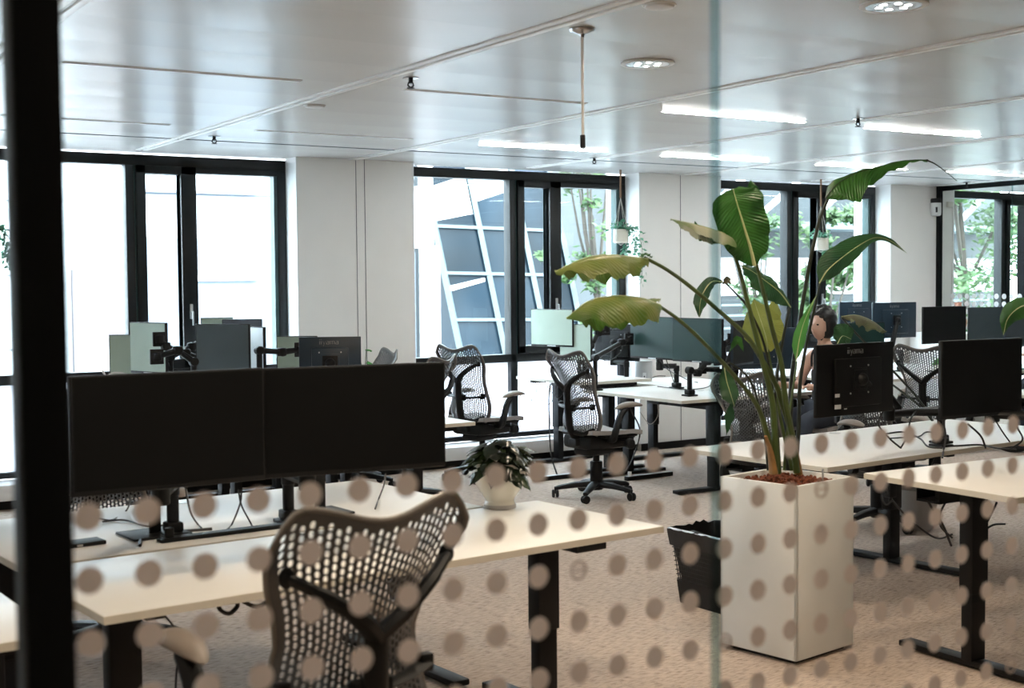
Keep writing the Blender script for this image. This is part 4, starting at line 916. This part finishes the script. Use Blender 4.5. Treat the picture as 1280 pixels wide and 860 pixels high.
for a, b_ in zip(R, R[1:]):
    for k in range(n): bm.faces.new((a[k], a[(k+1) % n], b_[(k+1) % n], b_[k]))
bm.faces.new(R[-1]); mb = MB(); mb.bm.free(); mb.bm = bm; mb.build('bin_liner', 'binbag', o)

# ------------------------------------------------------------------ things on desks
o = thing('speaker', 'pale cylindrical speaker standing on the white desk of the middle group', 'speaker', (7.46, 9.60, .7405))
MB().lathe([(.074, 0), (.078, .006), (.078, .178), (.074, .185), (.062, .187), (.001, .184)], n=40).build('body', 'speaker', o); MB().cyl((0, 0, .005), .0785, .010, n=40).build('base_ring', 'white_plastic', o)
q = Vector((-.55, -.83, 0)).normalized(); MB().box(q*.078+Vector((0, 0, .05)), (.03, .003, .06), Matrix.Rotation(math.atan2(q.y, q.x)+PI/2, 3, 'Z'), .002).build('port_plate', 'white_plastic', o)
MB().box(q*.080+Vector((0, 0, .045)), (.010, .003, .014), Matrix.Rotation(math.atan2(q.y, q.x)+PI/2, 3, 'Z'), .001).build('socket', 'metal_black', o)
p = at(912, 470, z=.745); o = thing('laptop_dock', 'small black box on the middle desk just right of the glass joint', 'dock', (7.30, 8.35, .7405)); MB().b2(-.05, .05, -.04, .04, 0, .15, .006).build('body', 'plastic', o); MB().b2(-.03, .03, -.042, -.039, .02, .13).build('front_plate', 'metal_black', o)
o = thing('docking_station', 'flat black dock on the desk beside the black post', 'dock', tuple(at(102, 681, z=.742).xy) + (.741,), .1); MB().b2(-.10, .075, -.04, .05, 0, .014, .003).build('body', 'plastic', o); MB().b2(-.03, -.01, -.042, -.039, .003, .010).build('port', 'silver', o)
o = thing('webcam_base', 'round flat black disc on the desk by the middle window', 'base', (6.95, 9.72, .8005)); MB().cyl((0, 0, .006), .07, .012, bev=.003).build('disc', 'plastic', o); MB().cyl((0, 0, .03), .006, .05).build('stub', 'metal_black', o)
o = thing('vase', 'small pink vase behind the far right monitors', 'vase', (12.02, 9.80, 1.06))
MB().lathe([(.05, 0), (.09, .06), (.10, .12), (.06, .20), (.03, .25), (.04, .33), (.03, .33), (.001, .25)], n=24).build('body', 'pink', o)
o = thing('side_cabinet', 'low white cabinet under the pink vase', 'cabinet', (11.9, 9.8, 0)); MB().b2(-.25, .22, -.35, .35, .02, 1.06, .004).build('body', 'laminate', o); MB().b2(-.262, -.25, -.345, 0, .04, 1.04, .002).build('door', 'laminate', o); MB().b2(-.262, -.25, .005, .345, .04, 1.04, .002).build('door', 'laminate', o)
# security camera on the far post
o = thing('wall_sensor', 'white cylindrical device with black cap on the far black post', 'security camera', (12.05, 10.14, 2.36))
MB().lathe([(.03, 0), (.052, .008), (.058, .03), (.058, .15), (.001, .15)], n=28).build('body', 'white_plastic', o); MB().lathe([(.059, .148), (.059, .19), (.05, .20), (.001, .20)], n=28).build('cap', 'plastic', o)
MB().box((-.040, -.043, .07), (.022, .004, .06), Matrix.Rotation(math.radians(-43), 3, 'Z'), .001).build('lens_slot', 'metal_black', o); MB().b2(.02, .09, -.01, .01, .10, .12).build('bracket', 'metal_black', o)
o = thing('wall_socket', 'small beige box high on the wall right of the far black post', 'junction box', (12.40-.06, 10.185, 2.50)); MB().b2(-.05, .04, -.014, .014, -.03, .03, .004).build('body', 'pot', o)
# power strips
def pstrip(label, loc, rz=0, l=.42, c='silver', hh=.035):
    o = thing('power_strip', label, 'power strip', loc, rz, group='power strips on floor and desks'); MB().b2(-l/2, l/2, -.025, .025, 0, hh, .004).build('body', 'plastic', o)
    MB().b2(-l/2+.01, l/2-.01, -.022, .022, hh-.0005, hh+.0025).build('top_plate', c, o); MB().cyl((-l/2+.04, 0, hh+.018), .016, .036, n=12).build('plug', 'white_plastic' if c == 'silver' else 'plastic', o)
pstrip('flat power strip on the floor left of the standing clear chair', (6.20, 9.15, 0), .05, .5)
pstrip('flat power strip on the floor right of the standing clear chair', (6.85, 8.75, 0), .05, .5)
o = pstrip('black power strip at the seam of the nearest desks', (1.66, 4.62, .741), .06, .5, 'plastic', .012)

# ------------------------------------------------------------------ cables (each a thing of its own)
def cable(label, pts, r=.0035, m='cable', raw=False, group='loose black cables'):
    P = [Vector(q) for q in pts]; C = crom(P, 6); org = C[0].copy(); ob = MB().tube([c-org for c in C], r, 6).build('cable', m, None, loc=org)
    return tag(ob, label, 'cable', group)
def ZP(z, *pts): return [at(x, y, z=z) for x, y in pts]
cable('black cable curving on the desk below the left large monitor', [at(165, 618, Y=4.35)] + ZP(.745, (158, 638), (140, 650), (120, 648), (100, 655)))
cable('black cable ending in a plug on the nearest desks, long wave', ZP(.746, (128, 652), (155, 650), (185, 658), (212, 655), (225, 653)) )
cable('black cable looping toward the monitor clamp on the nearest desks', ZP(.745, (175, 682), (178, 672), (200, 666), (240, 663), (265, 661)), .006)
cable('thin black cable hanging below the left large monitor', [at(232, 610, Y=4.3), at(238, 640, Y=4.6)] + ZP(.745, (247, 655), (252, 660)))
cable('thick twisted black cable by the left monitor clamp', [at(302, 612, Y=4.6), at(300, 630, Y=4.65)] + ZP(.745, (290, 655), (284, 662)))
cable('second twisted black cable by the left monitor clamp', [at(298, 612, Y=4.6), at(302, 632, Y=4.65)] + ZP(.745, (314, 655), (318, 664)))
cable('thin black cable hanging below the right large monitor', [at(482, 592, Y=4.5), at(480, 606, Y=4.7)] + ZP(.745, (474, 622), (469, 636)))
cable('black cable hanging under the nearest desk into the carpet area', [at(201, 764, Y=3.95), at(216, 782, Y=3.95), at(224, 800, Y=3.95), at(220, 850, Y=3.95), at(220, 900, Y=3.95), (1.25, 3.95, .006)])
cable('coiled black cable under the front edge of the nearest desk', [at(273, 752, Y=3.95), at(275, 762, Y=3.95), at(286, 767, Y=3.95), at(296, 759, Y=3.95), at(299, 750, Y=3.95), at(320, 758, Y=3.95), at(342, 748, Y=3.95)], .007)
cable('black cable from the desk tray to the floor strip, left of the clear chair', [at(688, 480, Y=9.3), at(686, 500, Y=9.3), at(688, 560, Y=9.3), at(695, 590, Y=9.2), at(700, 597, Y=9.15)], .006)
cable('pale cable hanging straight down before the frosted pane', [at(688, 478, Y=9.4), at(688, 520, Y=9.4), at(687, 560, Y=9.38), (6.3, 9.3, .004)], .004, 'stringc')
rnd = random.Random(5)
for k in range(7):
    x0 = 645+k*12; cable('tangled black cable under the desk by the middle window, loop %s' % ('nearest the window', 'lowest', 'widest', 'behind the leg', 'short', 'thin', 'rightmost')[k], [at(x0, 476, Y=9.5), at(x0+4, 484+rnd.uniform(0, 14), Y=9.45), at(x0+18, 490+rnd.uniform(0, 16), Y=9.45), at(x0+30, 478, Y=9.5)], .003, group='tangled cables under the middle window desk')
cable('black cable sagging from the long arm beside the clear chair', [at(778, 420, Y=9.3), at(776, 440, Y=9.3), at(760, 451, Y=9.2), at(748, 446, Y=9.1)], .004)
cable('black cable crossing under the left dark green monitor', [at(822, 447, Y=8.7), at(835, 462, Y=8.6), at(850, 470, Y=8.4)] + ZP(.745, (862, 476), (872, 478)), .004)
cable('straight black cable under the left dark green monitor', [at(832, 447, Y=8.7), at(843, 480, Y=8.5)], .004)
cable('pair of black plugs and cable lying on the middle desk', ZP(.746, (822, 483), (838, 485), (860, 487), (880, 485), (890, 481)), .004)
cable('black cable lying toward the speaker on the middle desk', ZP(.746, (815, 472), (822, 470), (832, 470)), .004)
cable('black cable hanging in a bow right of the clear chair', [at(783, 497, Y=8.9), at(790, 515, Y=8.9), at(800, 540, Y=8.8), at(790, 575, Y=8.75), at(780, 592, Y=8.75)], .006)
cable('thin grey cable looping beneath the middle desk', [at(822, 500, Y=8.5), at(822, 520, Y=8.5), at(812, 530, Y=8.5), at(800, 515, Y=8.5)], .003, 'stringc')
cable('black cable looping below the desk right of the joint', [at(905, 505, Y=6.4), at(915, 540, Y=6.4), at(932, 535, Y=6.4), at(945, 520, Y=6.4)], .004)
cable('pale cord running down the wall from the security camera', [(12.36, 10.17, 2.47), (12.38, 10.18, 2.0), (12.36, 10.18, 1.0), (12.36, 10.18, .005)], .003, 'stringc')
for lab, pts, r in (('black V shaped cable below the monitor with the logo, left strand', [at(1105, 512, Y=4.9), at(1098, 530, Y=4.9), at(1112, 548, Y=4.9), at(1126, 560, Y=4.87)], .005),
                    ('black V shaped cable below the monitor with the logo, right strand', [at(1126, 560, Y=4.87), at(1134, 545, Y=4.9), at(1138, 525, Y=4.95), at(1145, 513, Y=5.0)], .005),
                    ('black cable crossing the desk right of the planter, upper', ZP(.726, (1108, 542), (1130, 540), (1150, 548), (1160, 558), (1178, 560)), .005),
                    ('black cable crossing the desk right of the planter, lower', ZP(.726, (1112, 548), (1140, 546), (1150, 545), (1158, 540), (1175, 541)), .004),
                    ('black cable arching from the right monitor toward the desk', [at(1178, 520, Y=4.4), at(1182, 545, Y=4.45)] + ZP(.726, (1180, 560), (1178, 572)), .005),
                    ('black cable along the desk under the right monitor', ZP(.726, (1178, 558), (1200, 557), (1225, 556), (1245, 560), (1270, 562)), .005),
                    ('black cable falling from the right monitor edge', [at(1262, 514, Y=4.3), at(1272, 535, Y=4.35), at(1278, 550, Y=4.4), at(1262, 562, Y=4.45)], .005),
                    ('black cable bowing beside the thick monitor arm', [at(1210, 530, Y=4.4), at(1226, 545, Y=4.4), at(1232, 560, Y=4.42)], .005),
                    ('black cable falling from right monitor to desk clutter', [at(1238, 514, Y=4.3), at(1252, 538, Y=4.4), at(1262, 552, Y=4.42)], .004),
                    ('black cable with plug hanging from the desk beside the planter', [at(1107, 603, Y=4.2), at(1112, 620, Y=4.25), at(1128, 640, Y=4.3), at(1150, 660, Y=4.35), at(1172, 673, Y=4.4), at(1190, 668, Y=4.45)], .005),
                    ('black cable swinging down to the wide desk leg', [at(1150, 608, Y=4.1), at(1162, 630, Y=4.1), at(1178, 655, Y=4.15), at(1189, 682, Y=4.2)], .006),
                    ('black cable hanging in a bow left of the wide desk leg', [at(1188, 618, Y=4.0), at(1176, 640, Y=4.0), at(1176, 658, Y=4.05), at(1190, 672, Y=4.1)], .005),
                    ('black cable slanting between the two desk legs', [at(1246, 628, Y=3.9), at(1238, 645, Y=3.9), at(1230, 660, Y=3.95)], .005),
                    ('black cable arching between the two desk legs', [at(1230, 663, Y=4.0), at(1242, 656, Y=4.0), at(1256, 655, Y=4.0)], .005),
                    ('small black loop under the desk corner beside the planter', [at(1104, 605, Y=4.2), at(1102, 622, Y=4.2), at(1108, 631, Y=4.2), at(1116, 625, Y=4.2)], .004)):
    cable(lab, pts, r)
o = thing('power_adapter', 'black power adapter hanging under the desk corner beside the planter', 'adapter', at(1113, 612, Y=4.25)); MB().b2(-.025, .025, -.02, .02, -.035, .035, .005).build('body', 'plastic', o); MB().cyl((0, 0, -.045), .008, .03).build('strain_relief', 'plastic', o)
cable('white cable curling over the left large monitor at the left window group', [at(x, y, Y=8.3) for x, y in ((128, 463), (133, 470), (142, 466), (155, 467), (162, 472), (168, 500), (170, 524))], .006, 'cable_white')

# ------------------------------------------------------------------ people
def skinned(joints, edges, name, m, parent, sub=2, root=0):
    me = bpy.data.meshes.new(name); me.from_pydata([j[0] for j in joints], edges, []); me.materials.append(M[m])
    o = bpy.data.objects.new(name, me); COL.objects.link(o); o.parent = parent
    md = o.modifiers.new('skin', 'SKIN'); md.use_smooth_shade = True
    for v, j in zip(me.skin_vertices[0].data, joints):
        r = j[1]; v.radius = r if isinstance(r, tuple) else (r, r)
    me.skin_vertices[0].data[root].use_root = True
    o.modifiers.new('sub', 'SUBSURF').levels = sub; o.modifiers['sub'].render_levels = sub
    return o
def head_mesh(mb, c):
    g = bmesh.ops.create_uvsphere(mb.bm, u_segments=36, v_segments=26, radius=1)['verts']
    for v in g:
        x, y, z = v.co; fr = max(0, y)
        X = x*.074*(1-.22*max(0, -z)**1.5); Yy = y*.094; Z = z*.118
        if z < -.2 and y > 0: Yy += .012*fr*max(0, -z)
        n = math.exp(-(x/.16)**2)*math.exp(-((z+.12)/.18)**2)*fr**3; Yy += .026*n + .006*math.exp(-(x/.2)**2)*math.exp(-((z+.02)/.25)**2)*fr**3
        Yy -= .010*math.exp(-((abs(x)-.38)/.17)**2)*math.exp(-((z-.08)/.13)**2)*fr**2
        Yy += .008*math.exp(-(x/.26)**2)*math.exp(-((z+.47)/.07)**2)*fr**2 + .009*math.exp(-(x/.3)**2)*math.exp(-((z+.82)/.16)**2)*fr
        Yy -= .004*math.exp(-(x/.3)**2)*math.exp(-((z+.62)/.06)**2)*fr
        v.co = Vector(c)+Vector((X, Yy, Z))
    for s in (-1, 1): mb.ell(Vector(c)+Vector((s*.075, -.005, -.005)), (.010, .020, .032), u=10, v=8)
def person(label, loc, rz, zoff=0):
    o = thing('person', label, 'person', loc, rz)
    hd = Vector((0, .085, 1.275+zoff))
    z = zoff
    J = [((0, 0, .57+z), (.15, .11)), ((0, .01, .74+z), (.125, .09)), ((0, .02, .92+z), (.145, .095)), ((0, .02, 1.04+z), (.10, .075)), ((0, .045, 1.115+z), .048), ((0, .07, 1.19+z), .050)]
    E = [(0, 1), (1, 2), (2, 3), (3, 4), (4, 5)]
    for s in (-1, 1):
        b = len(J); J += [((s*.15, .01, 1.035+z), .055), ((s*.205, .05, .90+z), .044), ((s*.215, .10, .79+z), .038), ((s*.18, .24, .80+z), .033), ((s*.15, .37, .81+z), .025), ((s*.145, .44, .815+z), (.035, .016))]
        E += [(3, b), (b, b+1), (b+1, b+2), (b+2, b+3), (b+3, b+4), (b+4, b+5)]
    for s in (-1, 1):
        b = len(J); J += [((s*.10, .04, .56+z), .085), ((s*.115, .42, .55+z), .062), ((s*.115, .45, .32+z*.5), .050), ((s*.115, .44, .10), .036), ((s*.115, .50, .05), .036), ((s*.12, .62, .04), .030)]
        E += [(0, b), (b, b+1), (b+1, b+2), (b+2, b+3), (b+3, b+4), (b+4, b+5)]
    body = skinned(J, E, 'body', 'skin', o)
    mb = MB(); head_mesh(mb, hd); mb.tube([(0, .045, 1.12+z), (0, .07, 1.22+z)], [.05, .052], 14); mb.build('head', 'skin', body)
    for s in (-1, 1):
        for k, (dx, ln) in enumerate(((-.026, .066), (-.009, .075), (.009, .070), (.026, .056))):
            a = Vector((s*.145+dx, .455, .818+z)); skinned([(a, .0095), (a+Vector((0, ln*.45, .008)), .0085), (a+Vector((0, ln*.8, -.004)), .0078), (a+Vector((0, ln, -.016)), .0065)], [(0, 1), (1, 2), (2, 3)], 'finger', 'skin', body, 1)
        a = Vector((s*.145-s*.028, .41, .815+z)); skinned([(a, .011), (a+Vector((-s*.022, .025, .0)), .010), (a+Vector((-s*.030, .055, -.006)), .008)], [(0, 1), (1, 2)], 'thumb', 'skin', body, 1)
    g = MB(); u = 30; bmesh.ops.create_uvsphere(g.bm, u_segments=u, v_segments=22, radius=1)
    rnd_ = random.Random(3)
    for v in list(g.bm.verts):
        x, y, zz = v.co; cut = y > .42 and zz < .48 - .3*abs(x)
        if cut: v.co = hd+Vector((x*.072, .02+y*.03, zz*.08+.02))
        else:
            k = 1+.05*math.sin(x*17+zz*9)+rnd_.uniform(-.015, .015); v.co = hd+Vector((x*.106*k, -.018+y*.120*k, .024+zz*.142*k))
    g.build('hair', 'hair', o)
    for s in (-1, 1): MB().ell(hd+Vector((s*.028, .083, .010)), (.011, .008, .006), u=10, v=8).build('eye', 'eye', o)
    # strap top and trousers follow the body
    T = [((0, .0, .60+z), (.165, .125)), ((0, .01, .74+z), (.14, .104)), ((0, .02, .90+z), (.155, .108)), ((0, .02, .965+z), (.13, .095))]
    skinned(T, [(0, 1), (1, 2), (2, 3)], 'strap_top', 'cloth', o)
    mb = MB()
    for s in (-1, 1): mb.tube(crom([(s*.07, .12, .95+z), (s*.085, .095, 1.05+z), (s*.085, .03, 1.095+z), (s*.08, -.06, 1.05+z), (s*.07, -.09, .95+z)], 5), .009, 6)
    mb.build('shoulder_strap', 'cloth', o)
    Jt = [((0, 0, .57+z), (.168, .125))]; Et = []
    for s in (-1, 1):
        b = len(Jt); Jt += [((s*.10, .05, .56+z), .10), ((s*.115, .42, .55+z), .074), ((s*.115, .455, .32+z*.5), .062), ((s*.115, .445, .12), .050)]; Et += [(0, b), (b, b+1), (b+1, b+2), (b+2, b+3)]
    skinned(Jt, Et, 'trousers', 'jeans', o)
    for s in (-1, 1): MB().ell((s*.118, .53, .045), (.045, .125, .042)).build('shoe', 'cloth', o)
    return o
p = at(1027, 407, Y=7.55); prz = PI/2+.10; q = Matrix.Rotation(prz, 3, 'Z') @ Vector((0, .085, 0))
person('person with short dark hair in a black strap top, seated and facing left', (p.x-q.x, p.y-q.y, 0), prz, p.z-1.275)
pch.location = (p.x-q.x+.02, p.y-q.y, 0); raised(pch, p.z-1.275+.02)
hp = at(1272, 444, Y=8.0); rz = math.radians(38); v = Matrix.Rotation(rz, 3, 'Z') @ Vector((-.145, .50, 0))
person('person at the right edge, only a hand over the white desk in view', (hp.x-v.x, hp.y-v.y, 0), rz, hp.z-.815)
